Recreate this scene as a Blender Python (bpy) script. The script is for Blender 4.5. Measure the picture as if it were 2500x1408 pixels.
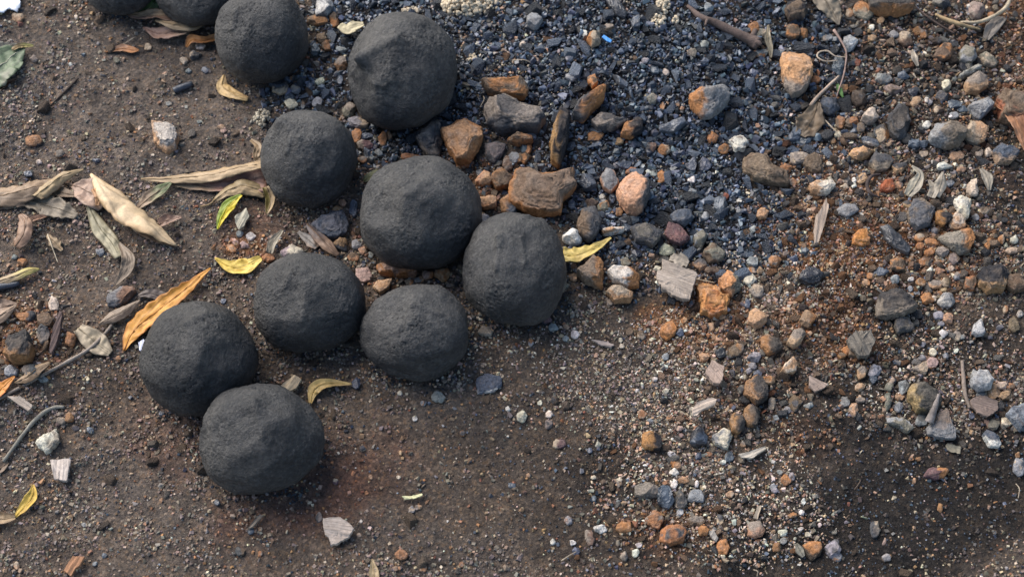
import bpy, bmesh, math
import numpy as np
from mathutils import Vector, Matrix

# ------------------------------------------------------------------ scene, camera, sky, sun, exposure
for _o in list(bpy.data.objects):
    bpy.data.objects.remove(_o)
scene = bpy.context.scene
COL = scene.collection
R = math.radians
PITCH, DIST, HFOV = R(60), 1.30, R(40)
W0, H0 = 2500.0, 1408.0                      # photo size, used only to survey ground positions
CAM = np.array([0.0, -DIST * math.cos(PITCH), DIST * math.sin(PITCH)])
FWD = np.array([0.0, math.cos(PITCH), -math.sin(PITCH)])
UPV = np.array([0.0, math.sin(PITCH), math.cos(PITCH)])
RGT = np.array([1.0, 0.0, 0.0])
FPX = W0 / 2 / math.tan(HFOV / 2)

cd = bpy.data.cameras.new('camera')
cam = bpy.data.objects.new('camera', cd)
COL.objects.link(cam)
cam.location = CAM
cam.rotation_euler = (math.pi / 2 - PITCH, 0, 0)
cd.sensor_width = 36
cd.lens = 18 / math.tan(HFOV / 2)
cd.clip_start, cd.clip_end = 0.02, 100
cd.dof.use_dof = True
cd.dof.focus_distance = 1.27
cd.dof.aperture_fstop = 7.1
scene.camera = cam

SUN_EL = R(37)
SUN_AZ = math.atan2(-0.70, 0.71)             # from +Y, clockwise: the light comes from the upper left
SUND = Vector((math.cos(SUN_EL) * math.sin(SUN_AZ), math.cos(SUN_EL) * math.cos(SUN_AZ), math.sin(SUN_EL)))
world = bpy.data.worlds.new('World')
scene.world = world
world.use_nodes = True
nt = world.node_tree
sky = nt.nodes.new('ShaderNodeTexSky')
sky.sky_type = 'NISHITA'
sky.sun_disc = False
sky.sun_elevation = SUN_EL
sky.sun_rotation = SUN_AZ
sky.air_density = 1.0
sky.dust_density = 1.2
sky.ozone_density = 0.5
nt.links.new(sky.outputs[0], nt.nodes['Background'].inputs[0])
nt.nodes['Background'].inputs[1].default_value = 0.10
sl = bpy.data.lights.new('sun', 'SUN')
sl.energy = 2.8
sl.angle = R(60)
sl.color = (1.0, 0.93, 0.86)
sun = bpy.data.objects.new('sun', sl)
COL.objects.link(sun)
sun.rotation_euler = SUND.to_track_quat('Z', 'Y').to_euler()
vs = scene.view_settings
vs.view_transform = 'Standard'
vs.look = 'None'
vs.gamma = 1.0
vs.exposure = 1.15
vs.use_curve_mapping = False
scene.render.engine = 'CYCLES'

# ------------------------------------------------------------------ numeric helpers
rng = np.random.default_rng(7)

def _hash(ix, iy, iz, seed):
    n = (ix.astype(np.int64) * 374761393 + iy.astype(np.int64) * 668265263 + iz.astype(np.int64) * 2147483647 + seed * 974711) & 0xffffffff
    n = ((n ^ (n >> 13)) * 1274126177) & 0xffffffff
    n = ((n ^ (n >> 16)) * 2246822519) & 0xffffffff
    n = n ^ (n >> 15)
    return (n & 0xffffff) / float(0xffffff)

def vnoise(p, seed=0):
    p = np.asarray(p, dtype=np.float64)
    if p.shape[1] == 2:
        p = np.c_[p, np.full(len(p), 0.37)]
    i = np.floor(p)
    f = p - i
    f = f * f * f * (f * (f * 6 - 15) + 10)
    ix, iy, iz = i[:, 0].astype(np.int64), i[:, 1].astype(np.int64), i[:, 2].astype(np.int64)
    fx, fy, fz = f[:, 0], f[:, 1], f[:, 2]
    r = 0
    for dx in (0, 1):
        for dy in (0, 1):
            for dz in (0, 1):
                w = (fx if dx else 1 - fx) * (fy if dy else 1 - fy) * (fz if dz else 1 - fz)
                r = r + w * _hash(ix + dx, iy + dy, iz + dz, seed)
    return r * 2 - 1

NROT = np.array(Matrix.Rotation(.9, 3, Vector((.4, .7, .6)).normalized()) @ Matrix.Rotation(.6, 3, 'X'))

def fbm(p, seed=0, oct=3, gain=.5):
    p = np.asarray(p, dtype=np.float64)
    if p.shape[1] == 2:
        p = np.c_[p, np.full(len(p), 0.37)]
    p = p @ NROT                                 # keep the lattice off the axes
    a, t, s = 1.0, 0, 0
    for k in range(oct):
        t = t + a * vnoise(p * (2.03 ** k) + 11.7 * k, seed + k)
        s += a
        a *= gain
    return t / s

def sstep(a, b, x):
    t = np.clip((x - a) / (b - a), 0, 1)
    return t * t * (3 - 2 * t)

def pixray(px, py):
    px, py = np.atleast_1d(np.asarray(px, float)), np.atleast_1d(np.asarray(py, float))
    return FWD[None] + ((px - W0 / 2) / FPX)[:, None] * RGT[None] - ((py - H0 / 2) / FPX)[:, None] * UPV[None]

def project(P):
    d = np.atleast_2d(P) - CAM
    z = d @ FWD
    return np.c_[W0 / 2 + FPX * (d @ RGT) / z, H0 / 2 - FPX * (d @ UPV) / z]

# the survey of the ground: relief of the yard
def base_h(x, y):
    p = np.c_[x, y]
    m = .034 * np.exp(-((x - .10) / .20) ** 2 - ((y - .36) / .17) ** 2)
    m += .012 * np.exp(-((x - .40) / .16) ** 2 - ((y - .10) / .12) ** 2)
    m -= .010 * np.exp(-((x - .40) / .12) ** 2 - ((y + .17) / .07) ** 2)
    m += .010 * np.exp(-((x + .50) / .10) ** 2 - ((y + .06) / .08) ** 2)
    m *= np.exp(-np.maximum(0, np.hypot(x, y) - .9) ** 2)
    m += .006 * fbm(p / .13, 3, 2) + .0035 * fbm(p / .035, 5, 2)
    return m

def relief(x, y):
    x, y = np.atleast_1d(np.asarray(x, float)), np.atleast_1d(np.asarray(y, float))
    p = np.c_[x, y]
    rough = .55 + .45 * fbm(p / .09, 21, 2)
    q = fbm(p / .0085, 8, 3)
    return base_h(x, y) + rough * (.0030 * q + .0026 * np.abs(fbm(p / .0042, 14, 2)) ** 1.2)

HX0, HY0, HSTEP, HNX, HNY = -.85, -.55, .0022, 774, 560
_hx, _hy = np.meshgrid(HX0 + np.arange(HNX) * HSTEP, HY0 + np.arange(HNY) * HSTEP)
HGRID = relief(_hx.ravel(), _hy.ravel()).reshape(HNY, HNX)

def ground_h(x, y):
    x, y = np.atleast_1d(np.asarray(x, float)), np.atleast_1d(np.asarray(y, float))
    u, v = np.clip((x - HX0) / HSTEP, 0, HNX - 1.001), np.clip((y - HY0) / HSTEP, 0, HNY - 1.001)
    i, j = v.astype(int), u.astype(int)
    fu, fv = u - j, v - i
    return (HGRID[i, j] * (1 - fu) + HGRID[i, j + 1] * fu) * (1 - fv) + (HGRID[i + 1, j] * (1 - fu) + HGRID[i + 1, j + 1] * fu) * fv

def ground_at(px, py, dz=0.0):
    """where the sight line to a photo point meets the ground raised by dz"""
    d = pixray(px, py)
    z = np.zeros(len(d)) + np.asarray(dz)
    for _ in range(7):
        t = (z - CAM[2]) / d[:, 2]
        P = CAM[None] + d * t[:, None]
        z = ground_h(P[:, 0], P[:, 1]) + dz
    return P

def plane_at(px, py, z):
    d = pixray(px, py)
    t = (z - CAM[2]) / d[:, 2]
    return CAM[None] + d * t[:, None]

# ------------------------------------------------------------------ mesh helpers
def mk_mesh(name, V, F, C=None, smooth=True, uv=None):
    V = np.asarray(V, dtype=np.float32)
    F = np.asarray(F, dtype=np.int32)
    me = bpy.data.meshes.new(name)
    k = F.shape[1]
    me.vertices.add(len(V))
    me.vertices.foreach_set('co', V.ravel())
    me.loops.add(F.size)
    me.loops.foreach_set('vertex_index', F.ravel())
    me.polygons.add(len(F))
    me.polygons.foreach_set('loop_start', np.arange(0, F.size, k, dtype=np.int32))
    me.polygons.foreach_set('use_smooth', np.full(len(F), smooth, dtype=bool))
    me.update(calc_edges=True)
    if C is not None:
        C = np.asarray(C, dtype=np.float32)
        if C.ndim == 1:
            C = np.repeat(C[None], len(V), 0)
        ca = me.color_attributes.new('Col', 'FLOAT_COLOR', 'POINT')
        ca.data.foreach_set('color', np.c_[C[:, :3], np.ones(len(V), np.float32)].astype(np.float32).ravel())
    if uv is not None:
        ul = me.uv_layers.new(name='UVMap')
        ul.data.foreach_set('uv', np.asarray(uv, np.float32)[F.ravel()].ravel())
    me.validate()
    return me

_ico = {}
def ico(n):
    if n not in _ico:
        bm = bmesh.new()
        bmesh.ops.create_icosphere(bm, subdivisions=n, radius=1.0)
        V = np.array([v.co[:] for v in bm.verts])
        F = np.array([[v.index for v in f.verts] for f in bm.faces])
        bm.free()
        _ico[n] = (V / np.linalg.norm(V, axis=1)[:, None], F)
    return _ico[n]

def obj(name, me, mat, parent=None, loc=None):
    o = bpy.data.objects.new(name, me)
    COL.objects.link(o)
    if me is not None and mat is not None and not me.materials:
        me.materials.append(mat)
    if parent is not None:
        o.parent = parent
    if loc is not None:
        o.location = loc
    return o

def tag(o, label, cat, group=None, kind=None):
    o['label'] = label
    o['category'] = cat
    if group:
        o['group'] = group
    if kind:
        o['kind'] = kind
    return o

# ------------------------------------------------------------------ materials
def N(nt, t, **kw):
    n = nt.nodes.new(t)
    for k, v in kw.items():
        setattr(n, k, v)
    return n

def material(name, rough=.85, spec=.3, nscale=400, namt=.35, bscale=900, bdist=.0006, bstr=.6, extra=None, objcol=False, sub=0.0):
    m = bpy.data.materials.new(name)
    m.use_nodes = True
    t = m.node_tree
    b = t.nodes['Principled BSDF']
    b.inputs['Roughness'].default_value = rough
    b.inputs['Specular IOR Level'].default_value = spec
    at = N(t, 'ShaderNodeAttribute', attribute_name='Col')
    tc = N(t, 'ShaderNodeTexCoord')
    col = at.outputs['Color']
    if objcol:
        oi = N(t, 'ShaderNodeObjectInfo')
        mx = N(t, 'ShaderNodeMix', data_type='RGBA', blend_type='MULTIPLY')
        mx.inputs[0].default_value = 1
        t.links.new(col, mx.inputs[6]); t.links.new(oi.outputs['Color'], mx.inputs[7])
        col = mx.outputs[2]
    n1 = N(t, 'ShaderNodeTexNoise')
    n1.inputs['Scale'].default_value = nscale
    n1.inputs['Detail'].default_value = 5
    n1.inputs['Roughness'].default_value = .7
    t.links.new(tc.outputs['Object'], n1.inputs['Vector'])
    mr = N(t, 'ShaderNodeMapRange')
    mr.inputs[1].default_value = .3; mr.inputs[2].default_value = .7
    mr.inputs[3].default_value = 1 - namt; mr.inputs[4].default_value = 1 + namt
    t.links.new(n1.outputs[0], mr.inputs[0])
    vm = N(t, 'ShaderNodeVectorMath', operation='SCALE')
    t.links.new(col, vm.inputs[0]); t.links.new(mr.outputs[0], vm.inputs[3])
    t.links.new(vm.outputs[0], b.inputs['Base Color'])
    n2 = N(t, 'ShaderNodeTexNoise')
    n2.inputs['Scale'].default_value = bscale
    n2.inputs['Detail'].default_value = 4
    n2.inputs['Roughness'].default_value = .65
    t.links.new(tc.outputs['Object'], n2.inputs['Vector'])
    bp = N(t, 'ShaderNodeBump')
    bp.inputs['Strength'].default_value = bstr
    bp.inputs['Distance'].default_value = bdist
    t.links.new(n2.outputs[0], bp.inputs['Height'])
    t.links.new(bp.outputs[0], b.inputs['Normal'])
    if extra:
        extra(t, b, vm, bp, tc)
    return m

def soil_extra(t, b, vm, bp, tc):
    # mineral grains of differing colour in the earth
    v = N(t, 'ShaderNodeTexVoronoi')
    v.inputs['Scale'].default_value = 420
    v.inputs['Randomness'].default_value = 1
    t.links.new(tc.outputs['Object'], v.inputs['Vector'])
    cr = N(t, 'ShaderNodeValToRGB')
    e = cr.color_ramp.elements
    e[0].position = 0; e[0].color = (.55, .55, .58, 1)
    e[1].position = 1; e[1].color = (1.75, 1.7, 1.6, 1)
    a = e.new(.25); a.color = (.72, .71, .72, 1)
    a = e.new(.7); a.color = (1.05, 1.0, .95, 1)
    a = e.new(.88); a.color = (1.35, 1.1, .85, 1)
    sp = N(t, 'ShaderNodeSeparateColor')
    t.links.new(v.outputs['Color'], sp.inputs[0])
    t.links.new(sp.outputs[0], cr.inputs[0])
    mm = N(t, 'ShaderNodeMix', data_type='RGBA', blend_type='MULTIPLY')
    mm.inputs[0].default_value = .75
    t.links.new(vm.outputs[0], mm.inputs[6]); t.links.new(cr.outputs[0], mm.inputs[7])
    t.links.new(mm.outputs[2], b.inputs['Base Color'])
    n3 = N(t, 'ShaderNodeTexNoise'); n3.inputs['Scale'].default_value = 210; n3.inputs['Detail'].default_value = 6; n3.inputs['Roughness'].default_value = .72
    t.links.new(tc.outputs['Object'], n3.inputs['Vector'])
    b3 = N(t, 'ShaderNodeBump'); b3.inputs['Strength'].default_value = 1.0; b3.inputs['Distance'].default_value = .0085
    t.links.new(n3.outputs[0], b3.inputs['Height']); t.links.new(bp.outputs[0], b3.inputs['Normal'])
    t.links.new(b3.outputs[0], b.inputs['Normal'])

def leaf_extra(t, b, vm, bp, tc):
    # side veins as fine relief running off the midrib
    uv = N(t, 'ShaderNodeUVMap')
    sx = N(t, 'ShaderNodeSeparateXYZ')
    t.links.new(uv.outputs[0], sx.inputs[0])
    ab = N(t, 'ShaderNodeMath', operation='ABSOLUTE'); t.links.new(sx.outputs[1], ab.inputs[0])
    ml = N(t, 'ShaderNodeMath', operation='MULTIPLY_ADD')
    t.links.new(ab.outputs[0], ml.inputs[0]); ml.inputs[1].default_value = -.06; t.links.new(sx.outputs[0], ml.inputs[2])
    m2 = N(t, 'ShaderNodeMath', operation='MULTIPLY'); t.links.new(ml.outputs[0], m2.inputs[0]); m2.inputs[1].default_value = 95
    sn = N(t, 'ShaderNodeMath', operation='SINE'); t.links.new(m2.outputs[0], sn.inputs[0])
    pw = N(t, 'ShaderNodeMapRange'); pw.inputs[1].default_value = .75; pw.inputs[2].default_value = 1
    t.links.new(sn.outputs[0], pw.inputs[0])
    dk = N(t, 'ShaderNodeMapRange'); dk.inputs[3].default_value = 1.0; dk.inputs[4].default_value = .70
    t.links.new(pw.outputs[0], dk.inputs[0])
    v3 = N(t, 'ShaderNodeVectorMath', operation='SCALE')
    t.links.new(vm.outputs[0], v3.inputs[0]); t.links.new(dk.outputs[0], v3.inputs[3]); t.links.new(v3.outputs[0], b.inputs['Base Color'])
    b2 = N(t, 'ShaderNodeBump'); b2.inputs['Strength'].default_value = .35; b2.inputs['Distance'].default_value = .0005
    t.links.new(pw.outputs[0], b2.inputs['Height']); t.links.new(bp.outputs[0], b2.inputs['Normal'])
    t.links.new(b2.outputs[0], b.inputs['Normal'])

def wood_extra(t, b, vm, bp, tc):
    mp = N(t, 'ShaderNodeMapping'); mp.inputs['Scale'].default_value = (1, .06, 1)
    uv = N(t, 'ShaderNodeUVMap')
    t.links.new(uv.outputs[0], mp.inputs[0])
    n = N(t, 'ShaderNodeTexNoise'); n.inputs['Scale'].default_value = 900; n.inputs['Detail'].default_value = 4
    t.links.new(mp.outputs[0], n.inputs['Vector'])
    mr = N(t, 'ShaderNodeMapRange'); mr.inputs[1].default_value = .3; mr.inputs[2].default_value = .7; mr.inputs[3].default_value = .62; mr.inputs[4].default_value = 1.25
    t.links.new(n.outputs[0], mr.inputs[0])
    v2 = N(t, 'ShaderNodeVectorMath', operation='SCALE')
    t.links.new(vm.outputs[0], v2.inputs[0]); t.links.new(mr.outputs[0], v2.inputs[3])
    t.links.new(v2.outputs[0], b.inputs['Base Color'])
    b2 = N(t, 'ShaderNodeBump'); b2.inputs['Strength'].default_value = .6; b2.inputs['Distance'].default_value = .0008
    t.links.new(n.outputs[0], b2.inputs['Height']); t.links.new(bp.outputs[0], b2.inputs['Normal'])
    t.links.new(b2.outputs[0], b.inputs['Normal'])

def ball_extra(t, b, vm, bp, tc):
    # coarse charcoal grains set in the paste
    v = N(t, 'ShaderNodeTexVoronoi'); v.inputs['Scale'].default_value = 430
    t.links.new(tc.outputs['Object'], v.inputs['Vector'])
    sp = N(t, 'ShaderNodeSeparateColor'); t.links.new(v.outputs['Color'], sp.inputs[0])
    mr = N(t, 'ShaderNodeMapRange'); mr.inputs[3].default_value = .72; mr.inputs[4].default_value = 1.28
    t.links.new(sp.outputs[0], mr.inputs[0])
    v2 = N(t, 'ShaderNodeVectorMath', operation='SCALE')
    t.links.new(vm.outputs[0], v2.inputs[0]); t.links.new(mr.outputs[0], v2.inputs[3]); t.links.new(v2.outputs[0], b.inputs['Base Color'])
    n3 = N(t, 'ShaderNodeTexNoise'); n3.inputs['Scale'].default_value = 480; n3.inputs['Detail'].default_value = 5; n3.inputs['Roughness'].default_value = .7
    t.links.new(tc.outputs['Object'], n3.inputs['Vector'])
    b3 = N(t, 'ShaderNodeBump'); b3.inputs['Strength'].default_value = .9; b3.inputs['Distance'].default_value = .0026
    t.links.new(n3.outputs[0], b3.inputs['Height']); t.links.new(bp.outputs[0], b3.inputs['Normal']); t.links.new(b3.outputs[0], b.inputs['Normal'])

M_SOIL = material('soil', .95, .15, 260, .40, 700, .0014, .9, soil_extra)
M_BALL = material('charcoal_paste', .60, .5, 500, .25, 1100, .0008, .8, ball_extra)
M_ROCK = material('stone', .92, .2, 420, .45, 420, .0018, .9)
M_PEB = material('pebble', .9, .2, 6, .38, 5, .15, .8, objcol=True)
M_CHAR = material('charcoal', .40, .5, 500, .35, 900, .0005, .5)
M_CHIP = material('charcoal_chip', .38, .5, 5, .35, 6, .10, .6, objcol=True)
M_GRIT = material('grit', .85, .25, 900, .25, 1200, .0003, .3)
M_CGRIT = material('charcoal_grit', .40, .5, 900, .25, 1200, .0003, .3)
M_LEAF = material('dry_leaf', .55, .4, 300, .22, 700, .0003, .4, leaf_extra)
M_WOOD = material('weathered_wood', .9, .2, 300, .2, 900, .0003, .4, wood_extra)
M_TWIG = material('bark', .85, .25, 500, .35, 700, .0006, .7)
M_PLAS = material('plastic', .35, .5, 300, .08, 400, .0003, .3)

C = dict(O=(.31, .145, .06), OB=(.42, .18, .065), RD=(.24, .07, .035), OT=(.40, .24, .135), T=(.34, .265, .19), W=(.58, .54, .47),
         G=(.19, .19, .19), DG=(.065, .065, .068), S=(.068, .080, .100), LS=(.235, .237, .237), K=(.022, .022, .025), BR=(.125, .088, .06),
         OL=(.16, .148, .115), PK=(.37, .25, .21), PU=(.125, .075, .075), GB=(.20, .165, .135), CR=(.50, .44, .33), DB=(.065, .048, .036))
C = {k: np.array(v) for k, v in C.items()}
# ------------------------------------------------------------------ zones of the yard, surveyed on the ground
def blobs(px, py, L, seed=1, edge=.28):
    nz = fbm(np.c_[px, py] / 120.0, seed, 4, .6) * edge * 2.0 + fbm(np.c_[px, py] / 22.0, seed + 9, 2) * edge * .8
    r = np.zeros(len(px))
    for (cx, cy, rx, ry, ro, s) in L:
        dx, dy = px - cx, py - cy
        c, n = math.cos(R(ro)), math.sin(R(ro))
        u, v = (dx * c + dy * n) / rx, (-dx * n + dy * c) / ry
        r = np.maximum(r, s * sstep(1.38, .55, np.sqrt(u * u + v * v) + nz))
    return r

Z_COAL = [(960, 60, 230, 130, 0, 1), (760, 230, 110, 80, 0, .9), (1000, 330, 190, 90, 0, .75), (1440, 150, 440, 270, 0, 1), (1650, 330, 330, 300, 0, 1), (1640, 520, 250, 110, 10, .9),
          (1850, 120, 190, 170, 0, .9), (1860, 560, 130, 90, 20, .75), (1960, 330, 160, 170, 0, .45), (1300, 430, 120, 120, 0, .5), (1120, 230, 90, 130, 0, .9)]
Z_MIX = [(2220, 230, 340, 300, 0, 1), (2000, 480, 220, 180, 0, 1), (2250, 560, 260, 260, 0, .9), (1850, 800, 200, 190, 0, 1), (2050, 800, 150, 140, 0, .55), (2250, 830, 180, 160, 0, .65), (1780, 980, 170, 190, 0, .8),
         (2230, 980, 190, 90, 0, .7), (2420, 970, 110, 110, 0, .9), (1620, 1180, 170, 130, 0, .6), (1850, 1270, 160, 110, 0, .4), (950, 400, 130, 90, 0, .6), (1150, 470, 130, 90, 0, .8), (1480, 650, 120, 90, 0, .7),
         (780, 600, 130, 70, 0, .6), (950, 650, 120, 60, 0, .8), (70, 800, 110, 120, 0, .7), (730, 130, 70, 110, 0, .6)]
Z_PALE = [(1560, 930, 200, 120, 20, .45), (1720, 1230, 200, 120, 0, .55), (2230, 900, 120, 110, 0, .5), (2080, 430, 150, 90, 0, .5), (1700, 880, 120, 130, 30, 1), (1640, 1010, 130, 110, 0, .9), (1640, 1130, 120, 100, 0, .9), (1880, 1290, 130, 90, 0, .45), (1840, 690, 110, 80, 0, .8), (2200, 660, 130, 80, 0, .45), (1330, 850, 260, 90, 10, .15),
          (1960, 640, 90, 90, 0, .6), (2320, 470, 90, 90, 0, .6), (1230, 160, 130, 110, 0, .5), (1130, 20, 120, 40, 0, .8), (2180, 960, 90, 60, 0, .5), (1900, 1180, 90, 160, 0, .5)]
Z_ORNG = [(2120, 610, 190, 125, 0, 1), (1740, 770, 110, 90, 0, .8), (2030, 780, 130, 70, 0, .9), (2080, 860, 80, 50, 0, .9), (2475, 120, 90, 150, 0, .6), (2280, 620, 130, 90, 0, .8), (2260, 80, 90, 40, 0, .4), (1240, 460, 130, 60, 0, .5),
          (2000, 380, 110, 80, 0, .4), (1610, 800, 60, 50, 0, .5), (1640, 1290, 120, 60, 0, .5), (600, 600, 60, 30, 0, .6), (1950, 1050, 90, 60, 0, .35), (2160, 450, 130, 60, 0, .5), (60, 830, 90, 80, 0, .5)]
Z_DARK = [(2050, 1330, 420, 130, 0, .9), (2420, 1150, 200, 120, 0, .9), (1990, 1050, 160, 110, 30, .7), (1500, 1300, 260, 110, 0, .45), (2230, 1230, 420, 200, -10, 1), (2150, 720, 170, 130, 0, .55), (2160, 870, 180, 110, 0, .7), (1480, 1160, 130, 110, 0, .6), (2420, 560, 110, 140, 0, .7), (2420, 860, 130, 120, 0, .7), (2350, 430, 110, 90, 0, .5), (1250, 1070, 170, 90, 10, .28),
          (2190, 570, 70, 60, 0, .6), (2180, 735, 110, 70, 0, .95), (2110, 800, 120, 70, 0, .7), (2080, 190, 210, 150, 0, .85), (1560, 640, 110, 60, 0, .5), (1950, 1330, 170, 90, 0, .7), (1000, 330, 120, 60, 0, .4), (2280, 150, 230, 150, 0, .92), (2300, 330, 210, 130, 0, .75), (2080, 960, 200, 60, 0, .6)]
Z_RED = [(760, 1190, 230, 110, -20, .8), (400, 1070, 90, 110, 0, .4), (620, 560, 90, 60, 0, .5), (440, 990, 90, 70, 30, .4), (2440, 440, 70, 50, 0, .5)]

def soil_color(px, py, wp):
    base = np.array([.158, .125, .100])
    n = fbm(wp / .07, 31, 3)[:, None]
    n2 = fbm(wp / .012, 37, 3)[:, None]
    n3 = fbm(wp / .0045, 39, 2)[:, None]
    c = base[None] * (1 + .22 * n + .30 * n2)
    grey = sstep(-.1, .5, fbm(wp / .05, 44, 2))[:, None]
    c = c * (1 - .35 * grey) + np.array([.140, .128, .118])[None] * (.35 * grey)
    mid = sstep(900, 1500, px)[:, None] * .35
    c = c * (1 - mid) + np.array([.095, .074, .056])[None] * (1 + .3 * n2) * mid
    left_w = sstep(1900, 1400, px)
    def mix(z, col, k=1.0, s=0):
        nonlocal c
        w = np.clip(z[:, None] * k * (1 + (.9 * n2 + .5 * n3) * (1 - z[:, None] * .7)), 0, 1)
        c = c * (1 - w) + np.array(col)[None] * (1 + .30 * n2 + .15 * n) * w
    mix(blobs(px, py, [(330, 300, 520, 330, 0, 1), (250, 1210, 330, 170, 0, .55), (900, 1000, 260, 60, 0, .4)], 8), (.198, .166, .140), .75)
    sm = sstep(.05, .5, fbm(wp / .028, 52, 3)) * left_w
    mix(sm, (.105, .090, .080), .5)
    mix(blobs(px, py, Z_RED, 5), (.165, .082, .058), .7)
    mix(blobs(px, py, Z_MIX, 2), (.105, .080, .060), .6)
    mix(blobs(px, py, Z_ORNG, 4), (.260, .116, .045), .95)
    mix(blobs(px, py, Z_DARK, 3), (.028, .026, .025), .95)
    mix(blobs(px, py, Z_COAL, 1), (.014, .015, .018), .96)
    mix(blobs(px, py, [(2500, 1390, 40, 90, 20, .8)], 6), (.150, .125, .105), .9)
    return np.clip(c, .008, .8)

# ------------------------------------------------------------------ ground: one sheet, dense where the photo looks
def axis(a, b, step, far):
    mid = np.arange(a, b + 1e-9, step)
    g, s, lo, hi = 1.28, step, [], []
    v = a
    while v > -far:
        s *= g; v -= s; lo.append(v)
    s, v = step, b
    while v < far:
        s *= g; v += s; hi.append(v)
    return np.r_[lo[::-1], mid, hi]
gx, gy = axis(-.66, .66, .0026, 8), axis(-.36, .46, .0026, 8)
GX, GY = np.meshgrid(gx, gy)
xs, ys = GX.ravel(), GY.ravel()
zs = np.where((xs > -.84) & (xs < .84) & (ys > -.54) & (ys < .67), ground_h(xs, ys), relief(xs, ys))
GP = np.c_[xs, ys, zs]
dcam = (GP - CAM) @ FWD
pp = np.where(dcam[:, None] > .2, project(np.where((dcam > .2)[:, None], GP, [0, 0, 0])), [-9000, -9000])
gc = soil_color(np.clip(pp[:, 0], -9000, 9000), np.clip(pp[:, 1], -9000, 9000), np.c_[xs, ys])
nx, ny = len(gx), len(gy)
ii = (np.arange(ny - 1)[:, None] * nx + np.arange(nx - 1)[None]).ravel()
ground = obj('ground', mk_mesh('ground', GP, np.c_[ii, ii + 1, ii + nx + 1, ii + nx], gc), M_SOIL)
ground['kind'] = 'structure'
ground['label'] = 'trodden brown earth stained with soot and clay dust'

# occupied places (quarter-resolution survey map) so that loose bits do not sink into larger things
OX, OY = 400, 300
OCC = np.zeros((int((H0 + 2 * OY) / 4), int((W0 + 2 * OX) / 4)), bool)
OCC_BALL = OCC.copy()
_yy, _xx = np.mgrid[0:OCC.shape[0], 0:OCC.shape[1]]
_xx = _xx * 4 - OX; _yy = _yy * 4 - OY
def occupy(cx, cy, rx, ry, m=None):
    m = OCC if m is None else m
    i0, i1 = max(0, int((cy - ry + OY) / 4) - 1), max(0, int((cy + ry + OY) / 4) + 2)
    j0, j1 = max(0, int((cx - rx + OX) / 4) - 1), max(0, int((cx + rx + OX) / 4) + 2)
    s = (slice(i0, i1), slice(j0, j1))
    m[s] |= ((_xx[s] - cx) / max(rx, 1)) ** 2 + ((_yy[s] - cy) / max(ry, 1)) ** 2 < 1
def occ_at(px, py, m=None):
    m = OCC if m is None else m
    j = np.clip(((px + OX) / 4).astype(int), 0, m.shape[1] - 1)
    i = np.clip(((py + OY) / 4).astype(int), 0, m.shape[0] - 1)
    return m[i, j]

ANCHORS = []      # (px, py, phrase)

# ------------------------------------------------------------------ the hand-pressed charcoal balls
def ellip_hit(px, py, cen, ax):
    d = pixray(px, py)[0]
    o = (CAM - cen) / ax
    dd = d / ax
    a, b, c = dd @ dd, 2 * o @ dd, o @ o - 1
    disc = b * b - 4 * a * c
    t = (-b - math.sqrt(max(disc, 0))) / (2 * a)
    n = o + dd * t
    return n / np.linalg.norm(n)

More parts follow.
